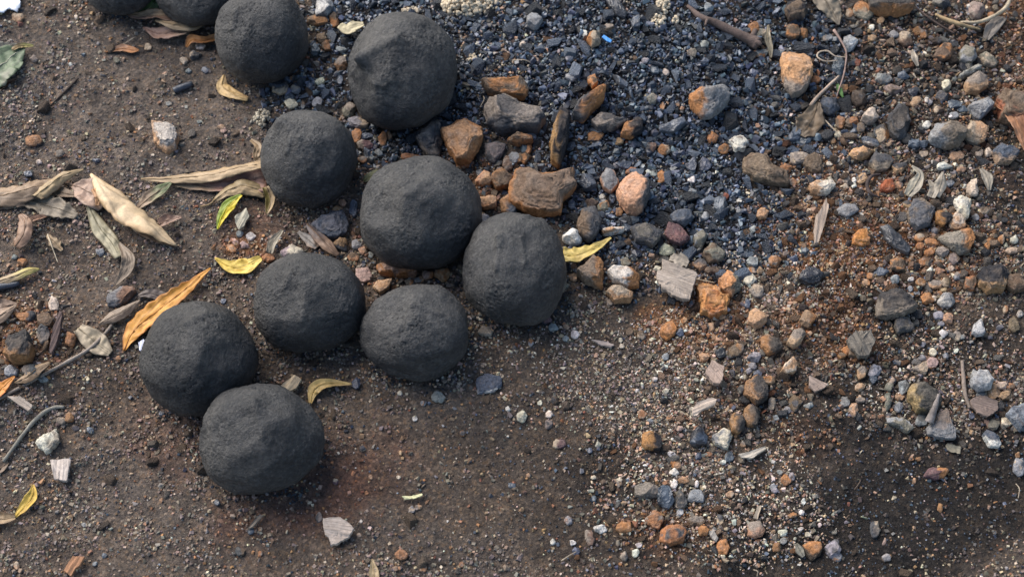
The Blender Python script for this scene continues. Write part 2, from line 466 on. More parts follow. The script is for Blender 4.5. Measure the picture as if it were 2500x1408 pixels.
def ball(label, box, feats, seed, hr=.80, sub=7, phrase=None):
    x0, y0, x1, y1 = box
    cx, cy = (x0 + x1) / 2, (y0 + y1) / 2
    a = 0.05
    zc = .04
    for _ in range(4):
        P = ground_at(cx, cy, zc)[0]
        dep = (P - CAM) @ FWD
        a = (x1 - x0) / 2 * dep / FPX
        hh = (y1 - y0) / 2 * dep / FPX
        v = (P - CAM) / np.linalg.norm(P - CAM)
        sp, cp = -v[2], math.sqrt(1 - v[2] ** 2)
        c = hr * a
        b2 = (hh ** 2 - (c * cp) ** 2) / sp ** 2
        b = math.sqrt(max(b2, (.78 * a) ** 2))
        b = min(b, 1.18 * a)
        if b2 < (.78 * a) ** 2:
            c = math.sqrt(max(hh ** 2 - (b * sp) ** 2, (.5 * a) ** 2)) / cp
            c = min(c, .95 * a)
        gz = float(np.mean(ground_h(P[0] + np.array([0, a, -a, 0, 0]) * .5, P[1] + np.array([0, 0, 0, b, -b]) * .5)))
        zc = .72 * c + gz - float(ground_h(P[0], P[1])[0])
    cen = np.array([P[0], P[1], gz + .72 * c])
    ax = np.array([a, b, c])
    n, F = ico(sub)
    p = n.copy()
    # flat presses of the palms, then ridges, knobs and dents
    for f in feats:
        if f[0] == 'f':
            q = ellip_hit(f[1], f[2], cen, ax)
            s = p @ q
            e = .014 * np.logaddexp(0, (s - (1 - 1.45 * f[3]) + .04 * fbm(n * 3.2, seed + 3, 3)) / .014)
            p = p - q[None] * (e * .88)[:, None]
    rr_ = np.random.default_rng(seed + 5)
    for q, d0 in (((.50, -.72, .48), .115), ((-.80, -.10, .55), .075), ((.05, .75, .62), .06), ((.75, .25, .55), .05)):
        q = np.array(q) + rr_.uniform(-.22, .22, 3)
        q = q / np.linalg.norm(q)
        s = p @ q
        e = .03 * np.logaddexp(0, (s - (1 - d0 * rr_.uniform(.3, .65)) + .035 * fbm(n * 3.0, seed + 7, 2)) / .03)
        p = p - q[None] * (e * .9)[:, None]
    disp = .070 * fbm(n * 1.5, seed, 2) + .022 * fbm(n * 3.6, seed + 11, 2)
    rough = sstep(-.25, .35, fbm(n * 1.8, seed + 50, 2) + .35 * (n[:, 1] - n[:, 0]) * .7)
    disp = disp + .012 * fbm(n * 11, seed + 21, 3) * (.35 + .8 * rough)
    disp = disp + .010 * fbm(n * 24, seed + 31, 2) * (.35 + .9 * rough)
    pit = sstep(.30, .62, fbm(n * 26, seed + 41, 2))
    disp = disp - .020 * pit * rough
    cr = np.abs(fbm(n * 7, seed + 61, 2))
    disp = disp - .008 * sstep(.05, .0, cr) * rough
    for f in feats:
        if f[0] in 'bd':
            q = ellip_hit(f[1], f[2], cen, ax)
            ang = np.arccos(np.clip(n @ q, -1, 1)) * (1 + .35 * fbm(n * 4, seed + 71, 2))
            disp = disp + (1.7 if f[0] == 'b' else -1.3) * f[3] * np.exp(-(ang / f[4]) ** 2)
        if f[0] == 'r':
            q0, q1 = ellip_hit(f[1], f[2], cen, ax), ellip_hit(f[3], f[4], cen, ax)
            w = q1 - q0
            t = np.clip(((n - q0) @ w) / (w @ w), 0, 1)
            d = np.linalg.norm(n - (q0 + t[:, None] * w), axis=1) * (1 + .5 * fbm(n * 7, seed + 81, 2))
            disp = disp + 1.7 * f[5] * np.exp(-(d / f[6]) ** 2)
    p = p + n * disp[:, None]
    # slumped foot: flattened below, a little wider just above the ground
    z = p[:, 2]
    wide = 1 + .05 * np.exp(-((z + .35) / .3) ** 2)
    p[:, 0] *= wide; p[:, 1] *= wide
    p[:, 2] = np.maximum(z, -.80 + .03 * fbm(n * 6, seed + 91, 2))
    V = p * ax[None]
    keep = ~(n[F][:, :, 2] < -.93).all(axis=1)
    dust = sstep(-.4, .5, fbm(n * 1.5, seed + 101, 3)) * .6 + .55 * sstep(-.3, .5, fbm(n * 24, seed + 111, 2))
    col = np.array([.028, .030, .033])[None] * (1 - dust[:, None]) + np.array([.098, .094, .088])[None] * dust[:, None]
    col = col * (1 - .45 * (pit * rough)[:, None])
    tone = np.random.default_rng(seed).uniform(.49, .70)
    col = col * tone
    o = obj('charcoal_ball', mk_mesh('charcoal_ball', V, F[keep], col), M_BALL, loc=cen)
    tag(o, label, 'charcoal ball', 'hand pressed charcoal balls drying on the ground')
    occupy(cx, cy + 4, (x1 - x0) * .46, (y1 - y0) * .44)
    occupy(cx, cy + 4, (x1 - x0) * .46, (y1 - y0) * .44, OCC_BALL)
    if phrase:
        ANCHORS.append((cx, cy, phrase, max(x1 - x0, y1 - y0) / 2))
    return o

ball('dark charcoal ball cut by the top edge, beside the upper green leaf', (190, -185, 396, 35), [('f', 280, -60, .06)], 100, sub=6, phrase='the ball at top left')
ball('dark charcoal ball at the top edge, behind the rosy brown leaves', (372, -165, 600, 57), [('f', 480, -40, .05)], 140, sub=6)
ball('charcoal ball leaning on the gravel at the top, next to an orange leaf curl', (527, -28, 749, 199), [('f', 640, 90, .06), ('f', 570, 60, .05), ('r', 575, 25, 560, 70, .025, .08), ('d', 640, 60, .02, .3)], 180, hr=.95, phrase='the topmost whole ball')
ball('large charcoal ball with a pinched knob on its upper left', (847, 27, 1112, 312), [('f', 1010, 170, .06), ('f', 872, 215, .06), ('f', 960, 240, .04), ('b', 886, 146, .13, .12), ('r', 900, 128, 970, 95, .045, .10), ('d', 905, 175, .03, .14), ('r', 905, 200, 940, 215, .012, .06)], 220, hr=.95, phrase='the knobbed ball')
ball('small charcoal ball with a chipped peak, right of the long tan leaf', (638, 268, 866, 500), [('f', 770, 385, .07), ('f', 660, 350, .06), ('b', 682, 305, .05, .12), ('r', 690, 300, 730, 335, .03, .07), ('d', 742, 318, .04, .16), ('r', 712, 330, 700, 370, .02, .07)], 260, hr=.92, phrase='the chipped-peak ball')
ball('broadest charcoal ball, with a blunt peak, in the middle of the rubble', (874, 380, 1176, 657), [('f', 925, 500, .06), ('f', 1085, 530, .07), ('f', 1020, 410, .04), ('b', 992, 478, .05, .20), ('r', 990, 480, 985, 520, .02, .08), ('r', 1000, 470, 1040, 440, .015, .07), ('d', 1075, 470, .015, .2)], 300, phrase='the broadest ball')
ball('charcoal ball with a dented palm print, touching the small yellow leaf', (1131, 519, 1386, 789), [('f', 1180, 620, .06), ('f', 1270, 690, .04), ('d', 1290, 575, .06, .30), ('r', 1215, 585, 1212, 655, .03, .06), ('r', 1218, 585, 1290, 530, .035, .07), ('r', 1272, 575, 1282, 640, .022, .06), ('b', 1325, 535, .04, .13)], 340, hr=.92, phrase='the dented ball')
ball('smooth sided charcoal ball in front of the curled purple leaf', (620, 617, 890, 855), [('f', 690, 730, .06), ('f', 800, 740, .05), ('r', 722, 655, 690, 705, .025, .06), ('r', 745, 690, 738, 780, .02, .08), ('b', 740, 660, .03, .15), ('d', 715, 700, .02, .12)], 380, phrase='the smooth-sided ball')
ball('rounded charcoal ball, lower of the two below the broadest ball', (887, 690, 1147, 924), [('f', 950, 760, .05), ('f', 1040, 830, .05), ('r', 1005, 745, 1075, 765, .02, .06), ('r', 968, 790, 985, 830, .016, .07), ('b', 1010, 735, .02, .2)], 420, phrase='the rounded ball')
ball('charcoal ball pressed against the long orange leaf', (342, 735, 618, 1014), [('f', 440, 860, .05), ('f', 540, 880, .05), ('d', 430, 812, .03, .16), ('b', 415, 850, .02, .15), ('r', 455, 790, 500, 770, .015, .08)], 460, hr=.9, phrase='the ball by the orange leaf')
ball('lowest and nearest charcoal ball, with a faint vertical seam', (485, 936, 781, 1198), [('f', 560, 1050, .06), ('f', 710, 1070, .05), ('r', 622, 985, 640, 1065, .026, .07), ('b', 620, 985, .035, .2), ('d', 600, 1010, .015, .12)], 500, phrase='the lowest ball')
# ------------------------------------------------------------------ stones and clay lumps
def px_scale(P):
    return ((np.asarray(P) - CAM) @ FWD) / FPX

def rock(name, label, cat, spec, colA, colB=None, mode='n', bal=.5, flat=.55, sink=.25, ang=.5, seed=0, mat=None, sub=None, rot=0, tilt=0, smooth=True, rgh=1.0, phrase=None):
    """spec: polygon of photo points, or (cx, cy, w, h). A closed lump on the ground whose widest outline follows the survey."""
    r = np.random.default_rng(seed + 1000)
    if sub is None:
        sz_ = max(spec[2:]) if isinstance(spec, tuple) else np.ptp(np.array(spec, float), axis=0).max()
        sub = 5 if sz_ > 62 else 4
    n, F = ico(sub)
    if isinstance(spec, tuple):
        cx, cy, w, h = spec
        K = 7
        th = np.arange(K) * 2 * math.pi / K + r.uniform(-.32, .32, K)
        rr = r.uniform(.80, 1.16, K)
        ux, uy = rr * np.cos(th) * w / 2, rr * np.sin(th) * h / 2
        c_, s_ = math.cos(R(rot)), math.sin(R(rot))
        poly = np.c_[cx + ux * c_ + uy * s_, cy - ux * s_ + uy * c_]
    else:
        poly = np.array(spec, float)
    bc = (poly.min(0) + poly.max(0)) / 2
    ext = poly.max(0) - poly.min(0)
    P0 = ground_at(bc[0], bc[1])[0]
    s = px_scale(P0)
    rad = math.sqrt(ext[0] * ext[1]) / 2 * s
    hz = flat * min(rad, .75 * min(ext) * s)
    zc = hz * (1 - sink)
    P0 = ground_at(bc[0], bc[1], zc)[0]
    Q = plane_at(poly[:, 0], poly[:, 1], P0[2])[:, :2] - P0[:2]
    B = np.ptp(Q[:, 1]) / 2
    v = (P0 - CAM) / np.linalg.norm(P0 - CAM)
    cot = math.sqrt(1 - v[2] ** 2) / -v[2]
    Q[:, 1] *= max(.7, math.sqrt(max(1 - (hz * .85 * cot / B) ** 2, .3)))
    # outline as radius over angle
    m = 240
    pl = np.vstack([Q, Q[:1]])
    seg = np.vstack([np.linspace(pl[k], pl[k + 1], 24, endpoint=False) for k in range(len(Q))])
    tA = np.arctan2(seg[:, 1], seg[:, 0]); rA = np.hypot(seg[:, 0], seg[:, 1])
    o_ = np.argsort(tA); tA, rA = tA[o_], rA[o_]
    th = np.arctan2(n[:, 1], n[:, 0])
    rad_th = np.interp(th, np.r_[tA[-1] - 2 * math.pi, tA, tA[0] + 2 * math.pi], np.r_[rA[-1], rA, rA[0]])
    jag = lambda t_: 1 + .075 * rgh * fbm(np.c_[np.cos(t_) * 3.2, np.sin(t_) * 3.2, np.full(len(t_), seed * .13)], seed + 31, 3)
    # body: a blocky lump broken by flat chips
    hr_ = np.hypot(n[:, 0], n[:, 1])
    p = np.c_[np.cos(th) * hr_ ** .55, np.sin(th) * hr_ ** .55, np.sign(n[:, 2]) * np.abs(n[:, 2]) ** .6]
    for _ in range(int(5 + 5 * ang)):
        az = r.uniform(0, 2 * math.pi); el = R(r.uniform(18, 75))
        q = np.array([math.cos(az) * math.cos(el), math.sin(az) * math.cos(el), math.sin(el)])
        sup = math.cos(el) + math.sin(el) * .9
        d = sup * r.uniform(.50 if ang > .5 else .62, .86)
        p = p - q[None] * np.maximum(0, p @ q - d)[:, None]
    # a chip never moves the outline at the widest ring
    hor = np.hypot(p[:, 0], p[:, 1])
    hor = np.where(np.abs(n[:, 2]) < .12, np.maximum(hor, .95), hor)
    th = np.arctan2(p[:, 1], p[:, 0])
    rad_th = np.interp(th, np.r_[tA[-1] - 2 * math.pi, tA, tA[0] + 2 * math.pi], np.r_[rA[-1], rA, rA[0]])
    rad_th = rad_th * jag(th)
    zz = p[:, 2]
    X = np.c_[np.cos(th) * hor * rad_th, np.sin(th) * hor * rad_th, zz * hz]
    nz = rad * rgh * (.05 * fbm(n * 2.3, seed, 2) + .05 * fbm(n * 6, seed + 5, 3) - .05 * sstep(.10, .0, np.abs(fbm(n * 2.6, seed + 6, 2))) + .03 * fbm(n * 17, seed + 8, 2))
    X = X + n * nz[:, None]
    if tilt:
        a = R(tilt)
        X[:, 2] += np.tan(a) * (X[:, 0] * r.uniform(-1, 1) + X[:, 1] * r.uniform(-1, 1))
    # colours belong to the stone: burnt or fired sides, blotches
    A = np.array(colA if not isinstance(colA, str) else C[colA])
    Bc = A * .6 if colB is None else np.array(colB if not isinstance(colB, str) else C[colB])
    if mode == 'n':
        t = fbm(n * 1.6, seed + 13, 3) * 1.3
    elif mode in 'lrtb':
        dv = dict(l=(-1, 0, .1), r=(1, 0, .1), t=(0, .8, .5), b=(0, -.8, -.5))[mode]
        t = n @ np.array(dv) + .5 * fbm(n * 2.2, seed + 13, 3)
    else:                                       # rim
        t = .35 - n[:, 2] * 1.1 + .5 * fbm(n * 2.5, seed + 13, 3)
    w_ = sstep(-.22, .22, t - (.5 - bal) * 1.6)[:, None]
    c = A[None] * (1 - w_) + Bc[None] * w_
    c = c * (1 + .28 * fbm(n * 5, seed + 17, 3) + .18 * fbm(n * 16, seed + 23, 2))[:, None]
    if mat is None:                              # film of pale yard dust in blotches on the upper faces
        du = (.32 * sstep(-.15, .55, fbm(n * 3.4, seed + 29, 3)) * sstep(.0, .5, n[:, 2]))[:, None]
        c = c * (1 - du) + (c.mean(1, keepdims=True) * .55 + np.array([.15, .115, .085])[None]) * du
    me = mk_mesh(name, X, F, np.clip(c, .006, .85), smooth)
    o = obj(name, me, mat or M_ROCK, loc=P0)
    tag(o, label, cat)
    occupy(bc[0], bc[1], ext[0] * .42, ext[1] * .42)
    if phrase:
        ANCHORS.append((bc[0], bc[1], phrase, max(ext) / 2))
    return o

# ------------------------------------------------------------------ thin things: wood chips, twigs, leaves
def spline(pts, n):
    pts = np.asarray(pts, float)
    if len(pts) == 2:
        t = np.linspace(0, 1, n)[:, None]
        return pts[0] * (1 - t) + pts[1] * t
    P = np.vstack([2 * pts[0] - pts[1], pts, 2 * pts[-1] - pts[-2]])
    out = []
    for u in np.linspace(0, len(pts) - 1 - 1e-6, n):
        k = int(u); f = u - k
        p0, p1, p2, p3 = P[k], P[k + 1], P[k + 2], P[k + 3]
        out.append(.5 * (2 * p1 + (p2 - p0) * f + (2 * p0 - 5 * p1 + 4 * p2 - p3) * f * f + (3 * p1 - p0 - 3 * p2 + p3) * f ** 3))
    return np.array(out)

def tube_mesh(name, pts, rad, col, sides=8, seed=0, bumps=.12):
    pts = np.asarray(pts); n = len(pts)
    T = np.gradient(pts, axis=0); T /= np.linalg.norm(T, axis=1)[:, None] + 1e-12
    S = np.cross(T, [0, 0, 1.0]); S /= np.linalg.norm(S, axis=1)[:, None] + 1e-9
    U = np.cross(S, T)
    a = np.arange(sides) * 2 * math.pi / sides
    V = pts[:, None] + (np.cos(a)[None, :, None] * S[:, None] + np.sin(a)[None, :, None] * U[:, None]) * np.asarray(rad)[:, None, None]
    V = V.reshape(-1, 3)
    if bumps:
        cen = np.repeat(pts, sides, 0)
        V = cen + (V - cen) * (1 + bumps * 2 * fbm(V * 160, seed, 2))[:, None]
    F = []
    for i in range(n - 1):
        for j in range(sides):
            F.append((i * sides + j, i * sides + (j + 1) % sides, (i + 1) * sides + (j + 1) % sides, (i + 1) * sides + j))
    c0, c1 = len(V), len(V) + 1
    V = np.vstack([V, pts[0], pts[-1]])
    for j in range(sides):
        F.append((c0, (j + 1) % sides, j, j)); F.append((c1, (n - 1) * sides + j, (n - 1) * sides + (j + 1) % sides, (n - 1) * sides + (j + 1) % sides))
    F = np.array(F)
    tri = np.vstack([F[:, [0, 1, 2]], F[F[:, 2] != F[:, 3]][:, [0, 2, 3]]])
    cc = np.array(col)[None] * (1 + .45 * fbm(V * 90, seed + 3, 3))[:, None]
    return mk_mesh(name, V, tri, np.clip(cc, .005, .9))

def twig(name, label, cat, pxpts, rpx, col, lift=.6, seed=0, mat=None, sides=8, stubs=(), n=28, phrase=None):
    q = spline(pxpts, n)
    P = ground_at(q[:, 0], q[:, 1])
    s = px_scale(P)
    r = np.interp(np.linspace(0, 1, n), np.linspace(0, 1, len(rpx)), rpx) * s
    # a stiff stick bridges hollows: rest on the higher points
    gz = ground_h(P[:, 0], P[:, 1])
    k = max(3, n // 4)
    zz = np.array([gz[max(0, i - k):i + k + 1].max() for i in range(n)])
    zz = np.convolve(np.r_[[zz[0]] * 4, zz, [zz[-1]] * 4], np.ones(9) / 9, 'valid')
    lf = np.interp(np.linspace(0, 1, n), np.linspace(0, 1, len(lift)), lift) * .001 if isinstance(lift, (list, tuple)) else 0
    z = .5 * gz + .5 * zz + r * .75 + lf
    P = np.array([plane_at(q[i, 0], q[i, 1], z[i])[0] for i in range(n)])
    o0 = P[n // 2].copy()
    t = obj(name, tube_mesh(name, P - o0, r, col, sides, seed), mat or M_TWIG, loc=o0)
    tag(t, label, cat)
    for (f, dx, dy, rp) in stubs:
        i = int(f * (n - 1))
        A = P[i]; E = plane_at(q[i, 0] + dx, q[i, 1] + dy, z[i] + .004)[0]
        pts = spline(np.array([A, (A + E) / 2 + [0, 0, .002], E]) - o0, 8)
        obj('side_stub', tube_mesh('side_stub', pts, np.linspace(rp * 1.2, rp * .6, 8) * s[i], col, 6, seed + 7), mat or M_TWIG, t)
    for i in range(0, n, 3):
        occupy(q[i, 0], q[i, 1], 8, 8)
    if phrase:
        ANCHORS.append((q[n // 2, 0], q[n // 2, 1], phrase, 30))
    return t

def chip(name, label, cat, poly, col, thick=.0035, grain=0, seed=0, tilt=(0, 0), lift=.0015, rgh=1.0, mat=None, colB=None, phrase=None, crumple=0, jag=.035):
    poly = np.array(poly, float)
    bc = (poly.min(0) + poly.max(0)) / 2
    P0 = ground_at(bc[0], bc[1], lift + thick)[0]
    gz = P0[2]
    pl = np.vstack([poly, poly[:1]])
    seg = np.vstack([np.linspace(pl[k], pl[k + 1], 9, endpoint=False) for k in range(len(poly))])
    Q = plane_at(seg[:, 0], seg[:, 1], gz)[:, :2] - P0[:2]
    size = np.abs(Q).max()
    d = Q / (np.linalg.norm(Q, axis=1)[:, None] + 1e-9)
    Q = Q + d * (size * jag * fbm(Q * 420, seed, 2) * 2)[:, None]
    m = len(Q)
    rings = [0.0, .3, .6, .85, .97, 1.0]
    ga = R(grain)
    gd = np.array([-math.sin(ga), math.cos(ga)])
    def z_of(xy):
        across = xy @ np.array([math.cos(ga), math.sin(ga)]); along = xy @ gd
        z = rgh * (.0011 * fbm(np.c_[across * 450, along * 22], seed + 3, 2) + .0010 * fbm(xy * 55, seed + 5, 2))
        if crumple:
            z = z + crumple * (fbm(xy * 60, seed + 9, 3) + .5 * np.abs(fbm(xy * 120, seed + 10, 2)))
        return z + xy[:, 0] * math.tan(R(tilt[0])) + xy[:, 1] * math.tan(R(tilt[1]))
    V, F = [], []
    top = []
    for rr in rings[1:]:
        xy = Q * rr
        top.append(np.c_[xy, z_of(xy) - (.0006 if rr == 1.0 else 0)])
    bot = [np.c_[Q * .98, z_of(Q) - thick * (.8 + .4 * vnoise(Q * 300, seed + 8))]]
    ctop = np.r_[0, 0, z_of(np.zeros((1, 2)))[0]]; cbot = ctop - [0, 0, thick]
    V = np.vstack(top + bot + [ctop[None], cbot[None]])
    K = len(top)
    ct, cb = (K + 1) * m, (K + 1) * m + 1
    for j in range(m):
        j2 = (j + 1) % m
        F.append((ct, j, j2))
        for k in range(K):
            a, b = k * m + j, k * m + j2
            c2, d2 = (k + 1) * m + j2, (k + 1) * m + j
            F.append((a, d2, c2)); F.append((a, c2, b))
        F.append((cb, K * m + j2, K * m + j))
    base = np.array(col if not isinstance(col, str) else C[col])
    cc = base[None] * (1 + .3 * fbm(V * 70, seed + 6, 3))[:, None]
    if colB is not None:
        cB = np.array(colB if not isinstance(colB, str) else C[colB])
        w = sstep(-.1, .5, fbm(V[:, :2] * 45, seed + 12, 2))[:, None]
        cc = cc * (1 - w) + cB * w
    across = V[:, :2] @ np.array([math.cos(ga), math.sin(ga)]); along = V[:, :2] @ gd
    me = mk_mesh(name, V, np.array(F), np.clip(cc, .006, .9), crumple > 0, uv=np.c_[across, along])
    o = obj(name, me, mat or M_WOOD, loc=P0)
    tag(o, label, cat)
    ext = poly.max(0) - poly.min(0)
    occupy(bc[0], bc[1], ext[0] * .42, ext[1] * .42)
    if phrase:
        ANCHORS.append((bc[0], bc[1], phrase, max(ext) / 2))
    return o

def leaf(label, pxpts, hw, col, col2=None, split='n', curl=.5, lift=None, roll=None, wave=0.0, stalk=None, seed=0, name='dead_leaf', spots=.3, rib=True, ribcol=None, phrase=None, cat='leaf', torn=0.0, gloss=None, of=None):
    """midline photo points (base to tip) laid on the ground; hw half widths in photo pixels; curl<0 arches edges down, >0 cups them up"""
    n, mu = 34, 13
    q = spline(pxpts, n)
    tt = np.linspace(0, 1, n)
    h = np.interp(tt, np.linspace(0, 1, len(hw)), hw) * 1.05
    hs = np.convolve(np.r_[[h[0]] * 2, h, [h[-1]] * 2], np.ones(5) / 5, 'valid')
    h = np.where((tt < .06) | (tt > .94), np.minimum(h, hs), hs)
    lf = np.interp(tt, np.linspace(0, 1, len(lift or [0])), lift or [0]) * .001
    rl = np.interp(tt, np.linspace(0, 1, len(roll or [0])), [R(a) for a in (roll or [0])])
    cu = np.interp(tt, np.linspace(0, 1, len(curl)), curl) if isinstance(curl, (list, tuple)) else np.full(n, float(curl))
    cu = np.where(cu < 0, cu * .72, cu * .85)
    P = ground_at(q[:, 0], q[:, 1], lf + .0012)
    # stiff: the midline smooths the little lumps
    for _ in range(3):
        z = P[:, 2].copy(); z[1:-1] = (z[:-2] + z[1:-1] * 2 + z[2:]) / 4; P[:, 2] = z
    T = np.gradient(P, axis=0); T /= np.linalg.norm(T, axis=1)[:, None]
    S = np.cross(T, [0, 0, 1.0]); S /= np.linalg.norm(S, axis=1)[:, None]
    U = np.cross(S, T)
    e = 1e-3
    pl = np.linalg.norm(project(P + S * e) - project(P), axis=1) / e
    w = h / pl
    u = np.linspace(-1, 1, mu)
    V = np.zeros((n, mu, 3)); UV = np.zeros((n, mu, 2))
    L = np.r_[0, np.cumsum(np.linalg.norm(np.diff(P, axis=0), axis=1))]
    for i in range(n):
        c = cu[i] if abs(cu[i]) > .02 else .02
        ac = abs(c)
        k = 1 / (math.sin(min(ac, math.pi / 2)) / ac)
        fi = u * ac
        lat = np.sin(fi) / ac * w[i] * k
        up = (1 - np.cos(fi)) / ac * w[i] * k * (1 if c > 0 else -1)
        if c < 0:
            up = up - up.min()
        wv = wave * w[i] * np.sin(L[i] * 520 + seed + (u > 0) * 1.7) * np.abs(u) ** 2
        wv = wv + .22 * w[i] * vnoise(np.c_[np.full(mu, L[i] * 110), u * 2.2, np.full(mu, seed + .5)], seed) * (.25 + np.abs(u)) + .10 * w[i] * vnoise(np.c_[np.full(mu, L[i] * 330), u * 5, np.full(mu, seed + .9)], seed + 3)
        lat = lat * (1 + torn * vnoise(np.c_[np.full(mu, L[i] * 330), np.sign(u) * 3.0, np.full(mu, seed + .2)], seed + 4) * np.abs(u))
        ca, sa = math.cos(rl[i]), math.sin(rl[i])
        l2, u2 = lat * ca - (up + wv) * sa, lat * sa + (up + wv) * ca
        V[i] = P[i] + S[i] * l2[:, None] + U[i] * u2[:, None]
        UV[i] = np.c_[np.full(mu, L[i]), u]
    V = V.reshape(-1, 3); UV = UV.reshape(-1, 2)
    V[:, 2] = np.maximum(V[:, 2], ground_h(V[:, 0], V[:, 1]) + .0006 + .0012 * np.abs(UV[:, 1]))
    F = []
    for i in range(n - 1):
        for j in range(mu - 1):
            a = i * mu + j
            F.append((a, a + mu, a + mu + 1, a + 1))
    LT = np.array([1.0, .97, .84]); A = np.array(col) * .90 * LT; B = np.array(col2) * .85 * LT if col2 is not None else A * .7
    nn = fbm(np.c_[UV[:, 0] * 60, UV[:, 1] * 1.2, np.full(len(UV), seed + .1)], seed + 2, 3)
    ts = UV[:, 0] / L[-1]
    if split == 'n':
        wt = sstep(-.1, .55, nn)
    elif split == 'tip':
        wt = sstep(.35, .75, ts + nn * .2)
    elif split == 'base':
        wt = sstep(.65, .25, ts + nn * .2)
    elif split == 'edge':
        wt = sstep(.55, 1.0, np.abs(UV[:, 1]) + nn * .3)
    elif split == 'up':
        wt = sstep(-.1, .15, UV[:, 1] + nn * .25)
    else:
        wt = sstep(.1, -.15, UV[:, 1] + nn * .25)
    cc = A[None] * (1 - wt[:, None]) + B[None] * wt[:, None]
    sp = sstep(.45, .75, fbm(np.c_[V[:, :2] * 330, np.full(len(V), 1.0)], seed + 6, 2))
    cc = cc * (1 - spots * sp[:, None]) * (1 + .15 * nn[:, None])
    cc = cc * (1 - .25 * sstep(.86, 1, np.abs(UV[:, 1]))[:, None])
    if of is None:
        o0 = P[n // 2] - [0, 0, .001]
        e_ = obj(name, None, None, loc=o0)
        tag(e_, label, cat)
    else:                                       # a folded-over piece of the same leaf
        e_ = of
        o0 = np.array(of.location)
    b = obj('blade' if of is None else 'folded_blade', mk_mesh('blade', V - o0, np.array(F), np.clip(cc, .006, .9), uv=UV), M_LEAF, e_)
    md = b.modifiers.new('thickness', 'SOLIDIFY'); md.thickness = .00032; md.offset = 0
    rc = np.array(ribcol) if ribcol is not None else A * .75
    mid = V.reshape(n, mu, 3)[:, mu // 2]
    if rib:
        r0 = max(.0007, .045 * w.max())
        k = slice(0, n - 3)
        mp = mid[k] - o0 + U[k] * .0002
        obj('midrib', tube_mesh('midrib', mp, np.linspace(r0, r0 * .35, len(mp)), rc, 6, seed, 0), M_TWIG, e_)
    if stalk:
        qs = spline(stalk, 12)
        Ps = ground_at(qs[:, 0], qs[:, 1], .0018)
        Ps[0] = mid[0]
        for _ in range(2):
            z = Ps[:, 2].copy(); z[1:-1] = (z[:-2] + z[1:-1] * 2 + z[2:]) / 4; Ps[:, 2] = z
        obj('stalk', tube_mesh('stalk', Ps - o0, np.linspace(.0012, .0008, 12), rc * .8, 6, seed + 5, .05), M_TWIG, e_)
    for i in range(0, n, 2):
        occupy(q[i, 0], q[i, 1], max(6, h[i] * .8), max(6, h[i] * .8))
    if phrase:
        ANCHORS.append((q[n // 2, 0], q[n // 2, 1], phrase, 40))
    return e_
# ------------------------------------------------------------------ leaves
TAN, CREAM, ROSE, GREY = (.30, .215, .135), (.50, .38, .25), (.27, .165, .125), (.25, .215, .18)
leaf('broad greyish green leaf at the left edge with a pale midrib', [(-70, 225), (-20, 178), (20, 145), (60, 117)], [30, 46, 40, 2], (.115, .165, .10), (.20, .19, .17), 'n', .25, [1, 3, 4, 5], seed=11, name='fallen_leaf', ribcol=(.40, .38, .28), gloss=1, phrase='the green leaf at left')
leaf('dull grey leaf tucked under the broad green leaf', [(-40, 130), (5, 118), (45, 108)], [10, 13, 2], (.17, .165, .15), seed=12, curl=.4, lift=[2, 2, 2])
leaf('small tan curl above the broad green leaf', [(30, 122), (50, 114), (82, 112)], [4, 7, 2], (.32, .23, .13), (.36, .33, .12), 'tip', seed=13, curl=.9, lift=[6, 6, 3])
leaf('narrow brown curl below the broad green leaf', [(-12, 232), (12, 208), (42, 193)], [4, 7, 2], (.16, .09, .06), seed=14, curl=1.0)
leaf('fresh green leaf squeezed between two balls at the top', [(336, 36), (358, 24), (376, 8), (390, -12)], [3, 13, 14, 8], (.10, .175, .075), (.16, .22, .12), 'up', .3, [2, 5, 8, 9], seed=15, name='fallen_leaf', ribcol=(.3, .34, .2), phrase='the upper green leaf')
leaf('pinkish tan folded leaf under the ball at the top edge', [(293, 28), (335, 40), (385, 38), (445, 46)], [2, 10, 15, 9], (.37, .26, .175), (.30, .19, .15), 'up', .7, [4, 8, 10, 8], [0, 8, 10, 0], seed=16, phrase='the folded top leaf')
leaf('rosy brown flat leaf below the folded one at top', [(350, 68), (388, 82), (440, 74), (505, 57)], [3, 15, 14, 3], (.30, .185, .155), (.36, .26, .19), 'tip', .5, [2, 4, 7, 10], seed=17, torn=.12)
leaf('thin buff leaf lying over the rosy brown leaf', [(380, 50), (425, 62), (470, 66), (500, 56)], [3, 10, 9, 2], (.36, .265, .18), seed=18, curl=-.5, lift=[10, 12, 11, 9])
leaf('small rust orange leaf alone on the upper left soil', [(275, 124), (300, 119), (322, 123), (339, 123)], [4, 9, 8, 2], (.42, .19, .085), (.36, .20, .13), 'base', .7, [1, 2, 2, 1], stalk=[(275, 124), (258, 128)], seed=19, phrase='the small rust leaf')
leaf('orange brown curl beside the topmost whole ball', [(455, 116), (468, 98), (495, 100), (530, 93)], [3, 9, 8, 8], (.36, .16, .05), (.25, .11, .05), 'n', .8, [2, 6, 6, 6], seed=20)
leaf('buff yellow bent leaf below the topmost whole ball', [(547, 184), (544, 212), (568, 230), (606, 242)], [3, 16, 13, 5], (.50, .345, .17), (.44, .29, .16), 'n', -.6, [5, 3, 3, 2], seed=21, phrase='the bent buff leaf')
leaf('left edge tan leaf rolled along its length', [(-60, 492), (20, 482), (95, 462), (150, 440)], [20, 25, 22, 6], (.27, .185, .125), (.20, .14, .10), 'up', -1.1, [2, 3, 5, 5], seed=22, phrase='the rolled tan leaf at left')
